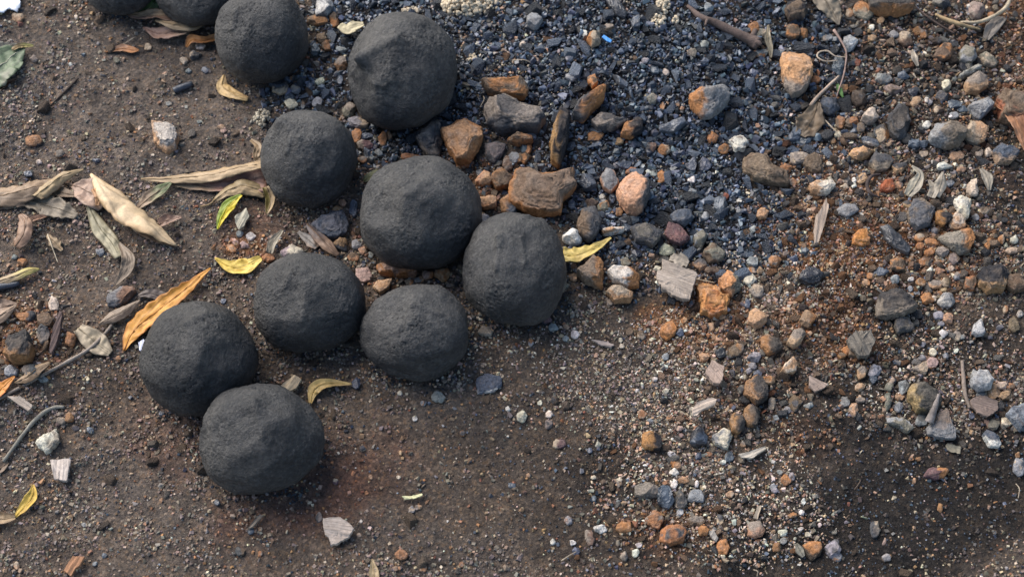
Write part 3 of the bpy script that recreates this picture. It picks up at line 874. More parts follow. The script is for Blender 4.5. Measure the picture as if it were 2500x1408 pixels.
leaf('tan rolled leaf tip crossing the leaf stalk at left', [(88, 485), (125, 455), (160, 430), (204, 414)], [14, 15, 11, 2], (.34, .25, .15), (.25, .17, .11), 'edge', -1.2, [8, 9, 8, 5], seed=23)
leaf('dusty grey brown flat leaf left of the cream roll', [(58, 488), (105, 500), (150, 512), (188, 528)], [12, 24, 24, 8], (.20, .165, .13), (.16, .13, .105), 'n', .25, [2, 3, 3, 1], seed=24, torn=.2)
leaf('pinkish leaf with a long stalk under the cream roll', [(178, 452), (205, 462), (235, 480), (258, 500)], [6, 30, 36, 22], (.36, .25, .205), (.30, .20, .17), 'n', .35, [4, 6, 5, 3], stalk=[(178, 452), (140, 441), (103, 434)], seed=25)
roll_ = leaf('large cream leaf rolled into a tube', [(222, 425), (262, 474), (315, 525), (370, 560), (432, 601)], [3, 26, 37, 32, 2], (.58, .44, .30), (.46, .31, .18), 'edge', -1.15, [8, 9, 8, 7, 3], [0, 10, 25, 35, 30], seed=26, spots=.15, rib=False, phrase='the cream rolled leaf')
leaf('', [(300, 535), (345, 562), (390, 582), (430, 602)], [4, 12, 14, 2], (.33, .225, .16), (.28, .18, .12), 'n', .5, [2, 2, 2, 1], seed=126, rib=False, of=roll_)
leaf('small reddish tip poking out behind the cream roll', [(388, 548), (410, 538), (444, 530)], [10, 12, 2], (.24, .15, .12), seed=27, curl=.8, lift=[3, 6, 7])
tw_ = leaf('long grey green leaf twisting down from the cream roll', [(216, 503), (242, 555), (272, 592), (292, 628)], [6, 20, 19, 12], (.31, .28, .20), (.25, .215, .15), 'edge', -.5, [4, 4, 4, 4], seed=28, phrase='the twisted grey leaf')
leaf('', [(290, 592), (312, 628), (308, 660), (282, 697)], [3, 16, 14, 2], (.21, .16, .125), seed=29, curl=.7, lift=[3, 7, 6, 2], roll=[0, 15, 10, 0], rib=False, of=tw_)
leaf('crumpled reddish brown leaf left of the torn scrap', [(40, 602), (58, 575), (62, 545), (50, 524)], [12, 19, 17, 6], (.25, .155, .11), (.20, .125, .095), 'n', -.8, [4, 9, 9, 4], seed=30, wave=.15)
leaf('reddish shred reaching right from the crumpled leaf', [(62, 545), (85, 534), (118, 527)], [8, 8, 2], (.23, .13, .09), seed=31, curl=.8, lift=[7, 7, 4])
leaf('brown leaf point buried behind the crossing tan tip', [(120, 462), (150, 470), (190, 478)], [8, 14, 4], (.22, .155, .11), seed=74, curl=.5, lift=[2, 3, 2])
leaf('rust coloured shred on the pinkish leaf under the cream roll', [(228, 462), (240, 480), (238, 502)], [6, 10, 4], (.40, .21, .10), seed=75, curl=.4, lift=[10, 11, 9])
leaf('dark folded leaf edge beneath the rolled tan leaf at left', [(-30, 506), (20, 500), (70, 496)], [8, 10, 4], (.14, .10, .075), seed=76, curl=-.5, lift=[2, 2, 2])
leaf('tiny torn tan scrap with a straw across it', [(116, 574), (132, 590), (152, 612)], [4, 12, 3], (.36, .26, .17), seed=32, curl=.4, torn=.4, lift=[2, 3, 2])
lt_ = leaf('very long tan leaf with a plum underside, left of the chipped ball', [(345, 438), (430, 438), (520, 430), (590, 412), (648, 402)], [2, 11, 16, 14, 12], (.40, .29, .185), (.30, .215, .135), 'n', -.9, [3, 5, 9, 12, 13], [0, 5, 10, 15, 15], seed=33, phrase='the long tan leaf')
leaf('', [(400, 446), (480, 450), (560, 444), (650, 438)], [3, 15, 25, 31], (.29, .165, .14), (.30, .22, .15), 'base', .3, [2, 3, 4, 4], seed=133, of=lt_)
leaf('tan cupped leaf under the long tan leaf', [(527, 488), (560, 466), (600, 458), (648, 470)], [6, 14, 17, 14], (.38, .275, .165), (.27, .20, .11), 'dn', -.8, [4, 6, 6, 3], stalk=[(527, 488), (510, 500), (490, 504)], seed=34)
leaf('half green leaf with a pink side below the long tan leaf', [(334, 510), (362, 486), (392, 464), (418, 446)], [4, 14, 13, 3], (.26, .185, .135), (.13, .16, .075), 'tip', .5, [1, 3, 5, 6], seed=35, name='fallen_leaf')
leaf('bright yellow and green leaf near the chipped ball', [(531, 560), (540, 532), (560, 500), (590, 476)], [2, 11, 15, 3], (.56, .44, .02), (.19, .26, .02), 'dn', .25, [1, 3, 6, 8], seed=36, name='fallen_leaf', spots=.15, ribcol=(.40, .40, .03), phrase='the yellow-green leaf')
leaf('thin curled scrap standing left of the chipped ball', [(612, 342), (630, 358), (626, 384), (640, 402)], [4, 9, 8, 5], (.27, .19, .12), seed=37, curl=1.0, lift=[8, 10, 8, 3])
leaf('small curled tan leaf end hanging below the chipped ball', [(650, 456), (660, 484), (658, 505), (651, 522)], [10, 12, 9, 2], (.36, .26, .16), (.2, .16, .05), 'up', .9, [10, 7, 4, 2], seed=38)
leaf('clear yellow boat shaped leaf above the smooth-sided ball', [(525, 630), (560, 650), (600, 652), (638, 630)], [2, 15, 19, 6], (.66, .50, .12), (.60, .40, .07), 'n', .6, [3, 2, 2, 4], seed=39, name='fallen_leaf', spots=.12, phrase='the yellow boat leaf')
leaf('long orange leaf with wavy edges against a ball', [(302, 856), (328, 806), (385, 758), (445, 712), (514, 654)], [3, 23, 26, 16, 2], (.58, .28, .05), (.44, .16, .02), 'edge', .3, [1, 4, 7, 7, 3], seed=40, wave=.16, spots=.25, name='fallen_leaf', ribcol=(.30, .12, .03), phrase='the long orange leaf')
leaf('dark lilac grey leaf behind the long orange leaf', [(337, 722), (362, 716), (390, 722), (414, 734)], [3, 10, 12, 10], (.15, .12, .115), seed=41, curl=.4, lift=[2, 3, 2, 1])
leaf('folded brown leaf left of the long orange leaf', [(242, 791), (275, 775), (308, 758), (342, 733)], [2, 14, 12, 2], (.22, .165, .13), (.17, .125, .10), 'up', -.9, [2, 4, 5, 4], seed=42)
leaf('pale grey oval leaf under the long bare stem', [(191, 800), (218, 822), (245, 845), (270, 862)], [14, 25, 26, 8], (.33, .275, .21), (.28, .23, .18), 'edge', .2, [2, 3, 3, 2], seed=43, phrase='the pale oval leaf')
leaf('curled brown leaf with a thin tail near the left edge', [(36, 934), (66, 922), (88, 905), (122, 884)], [2, 12, 15, 3], (.28, .195, .13), (.21, .14, .09), 'up', -.8, [2, 5, 6, 8], seed=44)
leaf('orange leaf tip cut by the left edge', [(-25, 975), (2, 950), (36, 918)], [14, 16, 2], (.50, .20, .03), (.40, .12, .02), 'edge', .4, [2, 3, 3], seed=45, name='fallen_leaf')
leaf('narrow tan leaf with a yellow tip at the left edge', [(-25, 695), (30, 678), (70, 662), (96, 656)], [8, 10, 9, 2], (.30, .225, .15), (.45, .38, .14), 'tip', -.9, [2, 4, 5, 4], seed=46)
leaf('brown pink leaf fold at the left edge below a charcoal splinter', [(-25, 760), (10, 748), (42, 742)], [18, 20, 2], (.24, .165, .13), seed=47, curl=.5, lift=[3, 4, 3])
leaf('second brown pink leaf fold at the left edge, the lower one', [(-25, 785), (5, 770), (40, 744)], [14, 15, 2], (.27, .19, .145), seed=48, curl=-.7, lift=[3, 5, 7])
leaf('pale yellow bent leaf below the balls at lower centre', [(757, 984), (768, 950), (800, 936), (858, 937)], [4, 15, 11, 2], (.50, .36, .15), (.42, .29, .14), 'n', .6, [2, 3, 4, 3], seed=49, name='fallen_leaf', phrase='the bent yellow leaf')
leaf('yellow leaf in the lower left corner', [(36, 1262), (58, 1238), (78, 1212), (82, 1182)], [3, 11, 15, 2], (.58, .40, .08), (.48, .30, .05), 'n', .6, [1, 3, 5, 6], seed=50, name='fallen_leaf', phrase='the corner yellow leaf')
leaf('brown hollow husk at the left edge under the corner yellow leaf', [(-30, 1262), (5, 1266), (38, 1262)], [12, 15, 6], (.27, .19, .115), (.20, .13, .08), 'edge', 1.0, [2, 3, 3], seed=51, name='seed_husk', cat='husk')
leaf('wavy yellow leaf touching the dented ball', [(1374, 622), (1410, 622), (1450, 606), (1492, 580)], [16, 17, 12, 2], (.62, .48, .16), (.54, .40, .14), 'n', .4, [5, 7, 8, 6], seed=52, wave=.2, name='fallen_leaf', spots=.15, phrase='the wavy yellow leaf')
leaf('purple brown curled leaf behind the smooth-sided ball', [(750, 548), (775, 575), (800, 600), (826, 624)], [6, 13, 14, 4], (.25, .165, .125), (.13, .105, .11), 'base', -1.0, [6, 7, 6, 3], seed=53, phrase='the purple leaf')
leaf('flat ashen leaf flap beside the purple curled leaf', [(728, 566), (752, 585), (775, 604)], [4, 14, 8], (.24, .22, .22), (.3, .2, .15), 'n', .3, [3, 3, 2], seed=54, torn=.3)
leaf('small grey curl left of the purple leaf', [(658, 618), (668, 590), (690, 562)], [8, 11, 3], (.27, .24, .20), seed=55, curl=.9, lift=[3, 5, 6])
leaf('grey brown leaf hanging over the top edge at right', [(1990, -25), (2018, 8), (2036, 34), (2047, 62)], [20, 26, 19, 2], (.215, .18, .145), (.17, .14, .115), 'n', .3, [5, 5, 4, 2], seed=56, phrase='the grey top-right leaf')
leaf('dull brown torn leaf with an upright stalk', [(1996, 250), (1990, 275), (1975, 305), (1955, 332)], [6, 20, 36, 14], (.115, .085, .06), (.15, .10, .06), 'n', .2, [6, 5, 4, 3], seed=57, torn=.2, phrase='the torn brown leaf')
leaf('tiny bright green leaflet among the right hand rubble', [(2044, 206), (2050, 220), (2058, 238)], [3, 7, 2], (.09, .19, .05), seed=58, curl=.3, lift=[6, 6, 6], name='fallen_leaf', rib=False)
leaf('large rust brown leaf curling in from the right edge', [(2432, 258), (2462, 272), (2488, 305), (2520, 365)], [2, 14, 20, 22], (.33, .165, .095), (.24, .11, .06), 'dn', .6, [8, 14, 14, 8], stalk=[(2432, 258), (2420, 258), (2408, 262)], seed=59, phrase='the rust leaf at right')
leaf('slate grey leaf scrap in the upper right corner', [(2407, 96), (2420, 72), (2436, 55), (2452, 44)], [8, 16, 14, 6], (.20, .175, .165), seed=60, curl=.3, lift=[2, 3, 3, 2])
leaf('pale ash leaf with a hooked tip in the right rubble', [(2216, 478), (2234, 452), (2246, 425), (2226, 405)], [10, 17, 8, 2], (.40, .365, .31), (.3, .27, .24), 'up', .8, [3, 5, 8, 9], seed=61, phrase='the hooked ash leaf')
leaf('ash grey leaf fold right of the hooked ash leaf', [(2285, 480), (2296, 450), (2302, 420)], [10, 16, 2], (.34, .30, .265), seed=62, curl=-.8, lift=[3, 6, 8])
leaf('ash grey leaf tail left of the cream rubble', [(2268, 440), (2280, 462), (2272, 482)], [3, 12, 10], (.30, .265, .235), seed=63, curl=.6, lift=[3, 5, 4])
leaf('smooth grey leaf lying right of the ash grey fold', [(2395, 412), (2410, 435), (2415, 465)], [4, 14, 4], (.25, .225, .20), seed=64, curl=.4, lift=[3, 4, 2])
leaf('tan lance leaf cut by the bottom edge', [(915, 1425), (913, 1395), (909, 1364)], [12, 12, 2], (.37, .28, .175), seed=65, curl=.3, phrase='the bottom-edge leaf')
leaf('narrow withered leaf beside the thick twig end', [(1876, 62), (1874, 92), (1880, 118), (1882, 142)], [2, 8, 7, 2], (.25, .215, .165), seed=66, curl=.8, lift=[5, 6, 5, 3])
leaf('small silvery husk standing in the right rubble', [(2228, 122), (2232, 142), (2240, 162)], [2, 8, 3], (.38, .33, .29), seed=67, curl=.8, lift=[6, 5, 2])
leaf('olive leaf tip showing beside the broadest ball', [(888, 442), (903, 432), (925, 420)], [4, 10, 8], (.13, .135, .065), seed=68, curl=.3, lift=[2, 3, 3])
leaf('yellow bone coloured leaf scrap left of the knobbed ball', [(829, 62), (845, 70), (865, 66), (888, 58)], [8, 13, 12, 5], (.50, .44, .31), (.42, .37, .26), 'n', .2, [8, 8, 8, 8], seed=69, rib=False)
leaf('pale grey leaf scrap on the grey wood slab', [(1635, 630), (1655, 634), (1680, 645)], [8, 17, 8], (.31, .27, .24), seed=70, curl=.3, lift=[6, 7, 6], torn=.4, rib=False)
leaf('dull leaf flake beside the lower dark soil on the right', [(2310, 1085), (2325, 1095), (2345, 1100)], [3, 10, 8], (.22, .20, .165), seed=71, curl=.3, torn=.3, rib=False)
leaf('tan oval flake low on the right', [(1944, 1326), (1952, 1342), (1962, 1358)], [3, 11, 4], (.30, .275, .235), seed=72, curl=.35, lift=[4, 3, 2])
leaf('brown leaf scrap by the stem end at lower left', [(-10, 1150), (5, 1140), (20, 1128)], [10, 12, 4], (.16, .11, .08), seed=73, curl=.5)

# ------------------------------------------------------------------ wood chips, slabs, paper, plastic
WD = (.40, .33, .265)
chip('wood_chip', 'pale sawn wood chip with a jagged right side near the bottom', 'wood chip', [(788, 1264), (827, 1261), (846, 1270), (863, 1288), (854, 1307), (837, 1317), (820, 1326), (808, 1330), (802, 1310), (793, 1305)], (.42, .345, .285), .005, 82, 1, (-4, 3), .004, phrase='the pale wood chip')
chip('wood_chip', 'large grey brown wood slab with long grain right of the dented ball', 'wood chip', [(1617, 629), (1657, 647), (1699, 664), (1701, 674), (1684, 730), (1654, 727), (1617, 700), (1602, 670), (1604, 660), (1617, 654)], (.30, .25, .205), .007, 65, 2, (4, 2), .006, phrase='the wood slab')
chip('wood_chip', 'square bleached wood chip at lower left', 'wood chip', [(121, 1120), (170, 1118), (173, 1124), (163, 1173), (131, 1168)], (.40, .345, .30), .004, 8, 3, (3, 0), .003, phrase='the square wood chip')
chip('wood_chip', 'pale wood splinter with a dark end below the long bare stem', 'wood chip', [(17, 967), (51, 967), (80, 988), (68, 1003), (58, 995)], (.36, .30, .245), .004, 60, 4, (0, 6), .003, colB=(.08, .08, .09))
chip('wood_chip', 'split brown wood chip upright among pale pebbles', 'wood chip', [(1722, 907), (1739, 874), (1768, 894), (1764, 927), (1756, 939), (1741, 934)], (.29, .22, .18), .007, 30, 5, (10, -8), .006, phrase='the split wood chip')
chip('wood_chip', 'olive flat wood chip next to the yellow-green leaf', 'wood chip', [(573, 530), (601, 507), (609, 525), (594, 553), (583, 560), (574, 543)], (.33, .305, .235), .004, -20, 6, (0, 4), .003)
chip('wood_chip', 'pinkish triangular wood chip above the dark soil', 'wood chip', [(1975, 916), (2022, 938), (2010, 948), (1990, 955), (1976, 940)], (.32, .245, .20), .004, 50, 7, (0, 3), .003)
chip('wood_chip', 'thin grey wood sliver in the bare soil right of centre', 'wood chip', [(1443, 827), (1475, 831), (1500, 840), (1492, 847), (1468, 841)], (.32, .265, .235), .003, 78, 8, (0, 0), .002)
chip('wood_chip', 'straw coloured wood chip wedged behind the lowest ball', 'wood chip', [(680, 944), (717, 914), (737, 924), (722, 945), (700, 955)], (.36, .29, .20), .004, -35, 9, (0, 8), .004)
chip('wood_chip', 'dark weathered wood sliver below the lowest ball', 'wood chip', [(604, 1288), (634, 1254), (644, 1256), (616, 1286)], (.17, .145, .12), .003, -40, 10, (0, 0), .002)
chip('wood_chip', 'lance shaped grey brown wood splinter in the middle of the right rubble', 'wood chip', [(2018, 482), (2024, 505), (2014, 545), (1999, 590), (1990, 592), (1988, 545), (1994, 525), (2004, 510)], (.30, .235, .185), .006, -12, 11, (3, 0), .006, phrase='the lance splinter')
chip('wood_chip', 'dark bark strip beside the burnt lump at left', 'bark', [(146, 760), (153, 762), (148, 800), (136, 840), (124, 862), (119, 852), (126, 810)], (.105, .075, .068), .005, -15, 12, (0, 3), .003, phrase='the bark strip')
chip('wood_chip', 'flat brown wood flake half under stones on the right', 'wood chip', [(2368, 976), (2395, 962), (2435, 976), (2438, 1000), (2410, 1016), (2385, 1008)], (.165, .125, .105), .004, 70, 13, (0, 0), .003)
chip('wood_chip', 'grey wood sliver pointing down near the clay lumps low right', 'wood chip', [(1731, 1295), (1742, 1292), (1754, 1312), (1749, 1322), (1738, 1312)], (.33, .30, .265), .003, -30, 14)
chip('wood_chip', 'short straw coloured wood stub right of the low clay lumps', 'wood chip', [(1850, 1232), (1860, 1232), (1850, 1266), (1839, 1264)], (.33, .27, .20), .004, -15, 15)
chip('wood_chip', 'long pale wood strip above the buried brown stones', 'wood chip', [(1690, 998), (1702, 982), (1738, 970), (1750, 974), (1745, 988), (1712, 1000), (1700, 1015), (1692, 1012)], (.40, .325, .26), .005, -65, 16, (0, 4), .006)
chip('wood_chip', 'bleached flat wood strip right of the cream crumbly lump', 'wood chip', [(1803, 1108), (1835, 1100), (1868, 1088), (1872, 1094), (1835, 1118), (1812, 1116)], (.37, .33, .27), .004, -65, 17)
chip('wood_chip', 'ribbed grey wood end in the loose gravel of the right', 'wood chip', [(2068, 826), (2092, 806), (2126, 806), (2138, 830), (2122, 866), (2098, 868), (2078, 848)], (.135, .12, .10), .007, 20, 18, (0, 2), .005, rgh=1.6)
chip('paper_scrap', 'crumpled bluish white plastic scrap in the top left corner', 'scrap', [(-60, -45), (30, -45), (50, -8), (52, 14), (40, 26), (24, 22), (10, 32), (-60, 28)], (.66, .70, .76), .0012, 0, 19, (0, 0), .008, crumple=.006, mat=M_PLAS, phrase='the corner scrap')
chip('plastic_strip', 'tiny bright blue plastic strip on the charcoal', 'plastic strip', [(1469, 90), (1474, 85), (1494, 98), (1491, 104), (1482, 101)], (.05, .22, .52), .0012, 0, 20, (0, 0), .009, rgh=.2, mat=M_PLAS, jag=.01, phrase='the blue strip')
chip('shell_flake', 'pale yellow green brittle flake on the bare soil below the rounded ball', 'flake', [(982, 1211), (1005, 1210), (1030, 1203), (1033, 1207), (1010, 1217), (990, 1217)], (.55, .52, .30), .002, 70, 21, (0, 0), .002, jag=.1)
chip('wood_chip', 'ragged orange bark flake at the bottom left', 'bark', [(154, 1392), (177, 1356), (207, 1358), (196, 1378), (183, 1388), (173, 1405)], (.34, .18, .10), .004, -25, 22, (0, 3), .003)
chip('paper_scrap', 'blue and white printed scrap peeking out beside the ball by the orange leaf', 'scrap', [(338, 836), (350, 826), (358, 840), (352, 858), (340, 856)], (.42, .44, .54), .001, 0, 23, (0, 0), .004, colB=(.12, .16, .45), mat=M_PLAS)

# ------------------------------------------------------------------ twigs and stalks
GT = (.23, .19, .155)
twig('twig', 'long bare grey stem crossing the left edge', 'twig', [(-40, 988), (10, 966), (95, 920), (160, 885), (220, 850), (262, 808), (281, 776)], [4.5, 4.5, 4, 4.5, 5, 4.5, 3], GT, seed=1, phrase='the long bare stem')
twig('twig', 'bent grey green stem hooking over at lower left', 'twig', [(8, 1126), (40, 1082), (72, 1040), (105, 1008), (132, 994), (158, 993)], [3.5, 4.5, 5, 5, 5, 4], (.215, .20, .165), seed=2, phrase='the hooked stem')
twig('twig', 'thick brown twig resting on the charcoal spread', 'twig', [(1678, 14), (1712, 42), (1745, 55), (1785, 75), (1820, 92), (1852, 108)], [4, 8, 9, 10, 12, 16], (.105, .076, .064), seed=3, sides=12, stubs=((.9, 10, -26, 9), (.93, 18, 8, 8), (.3, -6, 14, 4)), phrase='the thick twig')
twig('twig', 'thin dark twig lying on the upper left soil', 'twig', [(118, 262), (150, 232), (190, 192)], [1.5, 2.5, 3], (.06, .045, .035), seed=4, phrase='the thin dark twig')
twig('charcoal_stick', 'small black charcoal stick near the topmost whole ball', 'charcoal', [(424, 222), (446, 214), (470, 205)], [8, 9, 7], C['S'] * .6, seed=5, mat=M_CHAR, n=10, phrase='the charcoal stick')
twig('twig', 'pale leaf stalk leaning over the torn brown leaf', 'stalk', [(1978, 258), (2000, 232), (2025, 208), (2048, 186)], [4.5, 4, 3.5, 2.5], (.33, .25, .19), lift=[6, 8, 10, 9], seed=6)
twig('twig', 'thin reddish vine arching beside the pale stalk', 'vine', [(2036, 74), (2052, 98), (2066, 128), (2064, 160), (2058, 190), (2046, 225), (2040, 248)], [3.5, 2.6, 2, 1.8, 1.8, 1.6, 1.3], (.27, .19, .16), lift=[8, 10, 10, 10, 9, 8, 2], seed=7)
twig('twig', 'looped dry tendril left of the reddish vine', 'vine', [(2066, 140), (2040, 138), (2020, 125), (2000, 128), (1996, 140), (2015, 150), (2045, 148)], [1.6, 1.6, 2, 2, 2, 1.6, 1.2], (.40, .32, .24), lift=[9, 9, 9, 8, 8, 8, 8], seed=8, n=34)
twig('twig', 'grey brown stick standing out of the right hand stones', 'twig', [(2349, 880), (2352, 920), (2356, 960), (2368, 996)], [4, 5, 5, 5], (.20, .16, .13), seed=9, phrase='the short upright stick')
twig('twig', 'pointed grey stick over the olive stone', 'twig', [(2268, 1030), (2280, 1000), (2292, 962)], [11, 9, 4], (.20, .175, .16), lift=[6, 12, 14], seed=10, n=14)
twig('twig', 'thin dark root crossing the upper right corner rubble', 'twig', [(2236, 18), (2262, 40), (2295, 62), (2330, 82)], [2, 2.6, 2.6, 2], (.085, .06, .05), lift=[4, 5, 4, 3], seed=11)
twig('grass_stem', 'tan dry grass blade in the upper right corner, the lower one', 'grass stem', [(2284, 36), (2310, 48), (2345, 60), (2393, 72)], [3, 5, 5, 2], (.31, .225, .125), lift=[5, 7, 7, 4], seed=12)
twig('grass_stem', 'pale curved dry grass blade in the upper right corner', 'grass stem', [(2345, 54), (2390, 54), (2430, 38), (2458, 16), (2468, -12)], [2, 4.5, 5, 5, 4], (.36, .30, .21), lift=[5, 7, 8, 9, 9], seed=13, phrase='the corner grass blades')
twig('grass_stem', 'short straw lying across the torn tan scrap', 'grass stem', [(116, 572), (128, 605), (141, 640)], [1.6, 1.6, 1.2], (.48, .40, .28), lift=[4, 4, 2], seed=14)
twig('grass_stem', 'thin straw below the torn brown leaf', 'grass stem', [(2000, 278), (2025, 305), (2055, 334)], [1.5, 1.8, 1.2], (.42, .34, .25), lift=[3, 3, 3], seed=15)
twig('grass_stem', 'hair thin straw beside the wood slab', 'grass stem', [(1692, 680), (1715, 684), (1745, 690)], [1.4, 1.6, 1], (.36, .29, .2), lift=[4, 3, 3], seed=16)
twig('twig', 'curled black root ring near the red clay lump', 'twig', [(2150, 425), (2128, 430), (2117, 450), (2125, 472), (2148, 482)], [2, 4, 5, 4, 2], (.06, .045, .04), lift=[4, 5, 5, 5, 3], seed=17)
twig('charcoal_stick', 'long charcoal splinter at the left edge', 'charcoal', [(-30, 706), (15, 698), (48, 692)], [9, 9, 7], C['S'] * .55, seed=18, mat=M_CHAR, n=10)
# ------------------------------------------------------------------ stones and clay lumps followed one by one
def K(name, cat, label, poly, a, b=None, mode='n', ph=None, **kw):
    rock(name, label, cat, poly, a, b, mode, phrase=ph, seed=len(bpy.data.objects), **kw)
CL, ST, CO = 'clay_lump', 'stone', 'charcoal_piece'
K(CL, 'clay lump', 'broad orange clay lump between the knobbed and the broadest ball', [(1077, 320), (1118, 290), (1135, 286), (1179, 310), (1179, 341), (1165, 368), (1145, 394), (1114, 395), (1094, 368)], (.36, .20, .105), 'O', 'rim', 'the broad orange lump', flat=.6)
K(ST, 'stone', 'grey brown slab left of the broad orange lump', [(1009, 324), (1056, 286), (1084, 293), (1084, 338), (1073, 382), (1043, 378), (1019, 348)], 'GB', 'DG', 'n', flat=.5, ang=.8)
K(CL, 'clay lump', 'long orange clay shard above the dark grey boulder', [(1174, 198), (1200, 195), (1245, 200), (1275, 190), (1292, 222), (1280, 242), (1235, 240), (1190, 225)], 'O', 'BR', 'n', 'the long orange shard', flat=.7)
K(ST, 'stone', 'dark grey boulder in the charcoal, below the long orange shard', [(1180, 262), (1190, 232), (1230, 240), (1270, 262), (1320, 270), (1335, 295), (1315, 320), (1270, 318), (1225, 322), (1185, 300)], 'DG', 'GB', 'n', 'the dark boulder', flat=.65)
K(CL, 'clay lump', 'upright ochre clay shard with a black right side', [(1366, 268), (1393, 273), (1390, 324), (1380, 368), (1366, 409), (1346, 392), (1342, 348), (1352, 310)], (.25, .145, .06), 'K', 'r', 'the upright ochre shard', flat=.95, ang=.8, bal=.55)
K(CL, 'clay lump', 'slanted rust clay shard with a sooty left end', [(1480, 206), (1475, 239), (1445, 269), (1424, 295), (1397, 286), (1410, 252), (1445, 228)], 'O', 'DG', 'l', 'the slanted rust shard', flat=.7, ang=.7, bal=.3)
K(CL, 'clay lump', 'small round orange clay lump above the slanted rust shard', (1447, 199, 29, 32), 'OB', 'BR', flat=.9)
K(ST, 'stone', 'grey brown stone under the slanted rust shard', [(1441, 300), (1465, 276), (1513, 290), (1537, 293), (1499, 317), (1458, 319)], 'GB', 'DG', 'n', flat=.7)
K(CL, 'clay lump', 'orange clay wedge with a black end in the charcoal', [(1514, 334), (1523, 307), (1557, 283), (1572, 293), (1567, 324), (1543, 337)], 'O', 'K', 'r', 'the orange wedge', flat=.7, ang=.8)
K(ST, 'stone', 'big smooth grey stone with an orange rim in the charcoal', [(1680, 232), (1714, 218), (1765, 201), (1782, 211), (1782, 239), (1762, 266), (1741, 286), (1714, 286), (1687, 259)], (.165, .165, .165), 'O', 'l', 'the big grey stone', flat=.75, bal=.22, ang=.7)
K(CL, 'clay lump', 'tall tan orange lump with a grey patch right of the charcoal', [(1904, 136), (1921, 130), (1959, 131), (1979, 147), (1983, 184), (1972, 215), (1955, 232), (1937, 237), (1921, 218), (1909, 184)], (.42, .235, .12), 'GB', 'b', 'the tall tan lump', flat=.7, bal=.35)
K(ST, 'stone', 'brown curved stone with black bits on its right end', [(1812, 392), (1833, 372), (1870, 382), (1885, 408), (1922, 425), (1925, 455), (1885, 450), (1840, 440), (1815, 415)], (.19, .14, .095), 'BR', 'n', 'the brown curved stone', flat=.55)
K(CL, 'clay lump', 'largest flat brown clay slab with a bitten orange rim', [(1243, 455), (1255, 420), (1290, 408), (1330, 422), (1375, 420), (1400, 415), (1400, 440), (1410, 455), (1375, 485), (1370, 520), (1320, 525), (1270, 510), (1245, 490)], (.155, .105, .072), 'O', 'rim', 'the flat brown slab', flat=.5, bal=.42)
K(CL, 'clay lump', 'rough salmon clay lump with a charred right side', [(1502, 463), (1530, 430), (1554, 427), (1588, 450), (1585, 480), (1572, 510), (1553, 525), (1533, 520), (1515, 495)], (.44, .245, .15), 'DG', 'r', 'the salmon lump', flat=.75, bal=.25)
K(ST, 'stone', 'pinkish grey stone left of the salmon lump', [(1465, 436), (1479, 412), (1500, 418), (1513, 447), (1492, 474), (1472, 460)], 'G', (.34, .19, .12), 'rim', flat=.6)
K(CL, 'clay lump', 'dark sooty lump with a brown left edge above the wavy yellow leaf', [(1407, 547), (1420, 510), (1454, 507), (1470, 537), (1460, 570), (1440, 590), (1414, 573)], 'DG', 'BR', 'l', 'the sooty lump', flat=.7, bal=.35)
K(ST, 'stone', 'white and orange sliver above the wavy yellow leaf', [(1467, 565), (1495, 556), (1527, 552), (1524, 565), (1498, 572), (1474, 575)], 'W', 'OT', 'n', flat=1.0)
K(ST, 'stone', 'dark olive stone left of the purple red stone', [(1539, 555), (1574, 547), (1617, 563), (1611, 584), (1594, 602), (1551, 587)], (.11, .10, .085), 'DG', 'n', 'the dark olive stone', flat=.7)
K(ST, 'stone', 'rounded slate grey stone above the purple red stone', [(1634, 527), (1661, 508), (1687, 517), (1691, 537), (1671, 552), (1641, 543)], (.125, .13, .14), 'S', 'n', flat=.75)
K(ST, 'stone', 'purple red angular stone in the middle right rubble', [(1631, 543), (1661, 553), (1686, 580), (1661, 600), (1634, 587), (1622, 570)], (.155, .085, .08), 'PU', 'n', 'the purple red stone', flat=.6, ang=.8)
K(ST, 'stone', 'olive grey stone right of the purple red stone, upper of two', [(1692, 577), (1714, 562), (1729, 573), (1714, 608), (1697, 600)], 'OL', 'G', 'n', flat=.8)
K(ST, 'stone', 'olive grey stone right of the purple red stone, lower of two', [(1714, 620), (1734, 587), (1771, 617), (1767, 634), (1734, 642)], 'OL', 'BR', 'n', flat=.75, ang=.8)
K(ST, 'stone', 'bright white round stone touching the dented ball', (1397, 582, 44, 40), (.62, .61, .57), 'W', flat=.95, ang=.8, ph='the white stone')
K(CL, 'clay lump', 'brown three sided lump below the wavy yellow leaf', [(1407, 664), (1450, 617), (1474, 644), (1472, 705), (1427, 687)], (.195, .145, .105), (.25, .12, .05), 'r', 'the three-sided lump', flat=.75, ang=.9, bal=.35)
K(ST, 'stone', 'white and rust lump right of the three-sided lump', [(1482, 664), (1494, 650), (1540, 657), (1562, 677), (1560, 700), (1530, 704), (1497, 687)], (.48, .43, .37), 'O', 'r', 'the white-rust lump', flat=.75, bal=.35)
K(CL, 'clay lump', 'orange clay wedge with a pale top under the white-rust lump', [(1480, 714), (1494, 694), (1547, 717), (1540, 737), (1500, 739)], (.33, .19, .10), 'T', 't', flat=.9, ang=.8, bal=.35)
K(CL, 'clay lump', 'cracked bright orange clay mass right of the wood slab', [(1704, 700), (1724, 692), (1757, 704), (1760, 724), (1781, 724), (1774, 764), (1741, 774), (1711, 764)], (.36, .145, .055), (.40, .19, .07), 'n', 'the cracked orange mass', flat=.55, rgh=1.8)
K(CL, 'clay lump', 'peaked orange clay lump with a grey right side', [(1754, 687), (1774, 657), (1804, 684), (1807, 704), (1787, 724), (1764, 714)], (.40, .195, .09), 'OL', 'r', flat=.75, bal=.3, rgh=1.4)
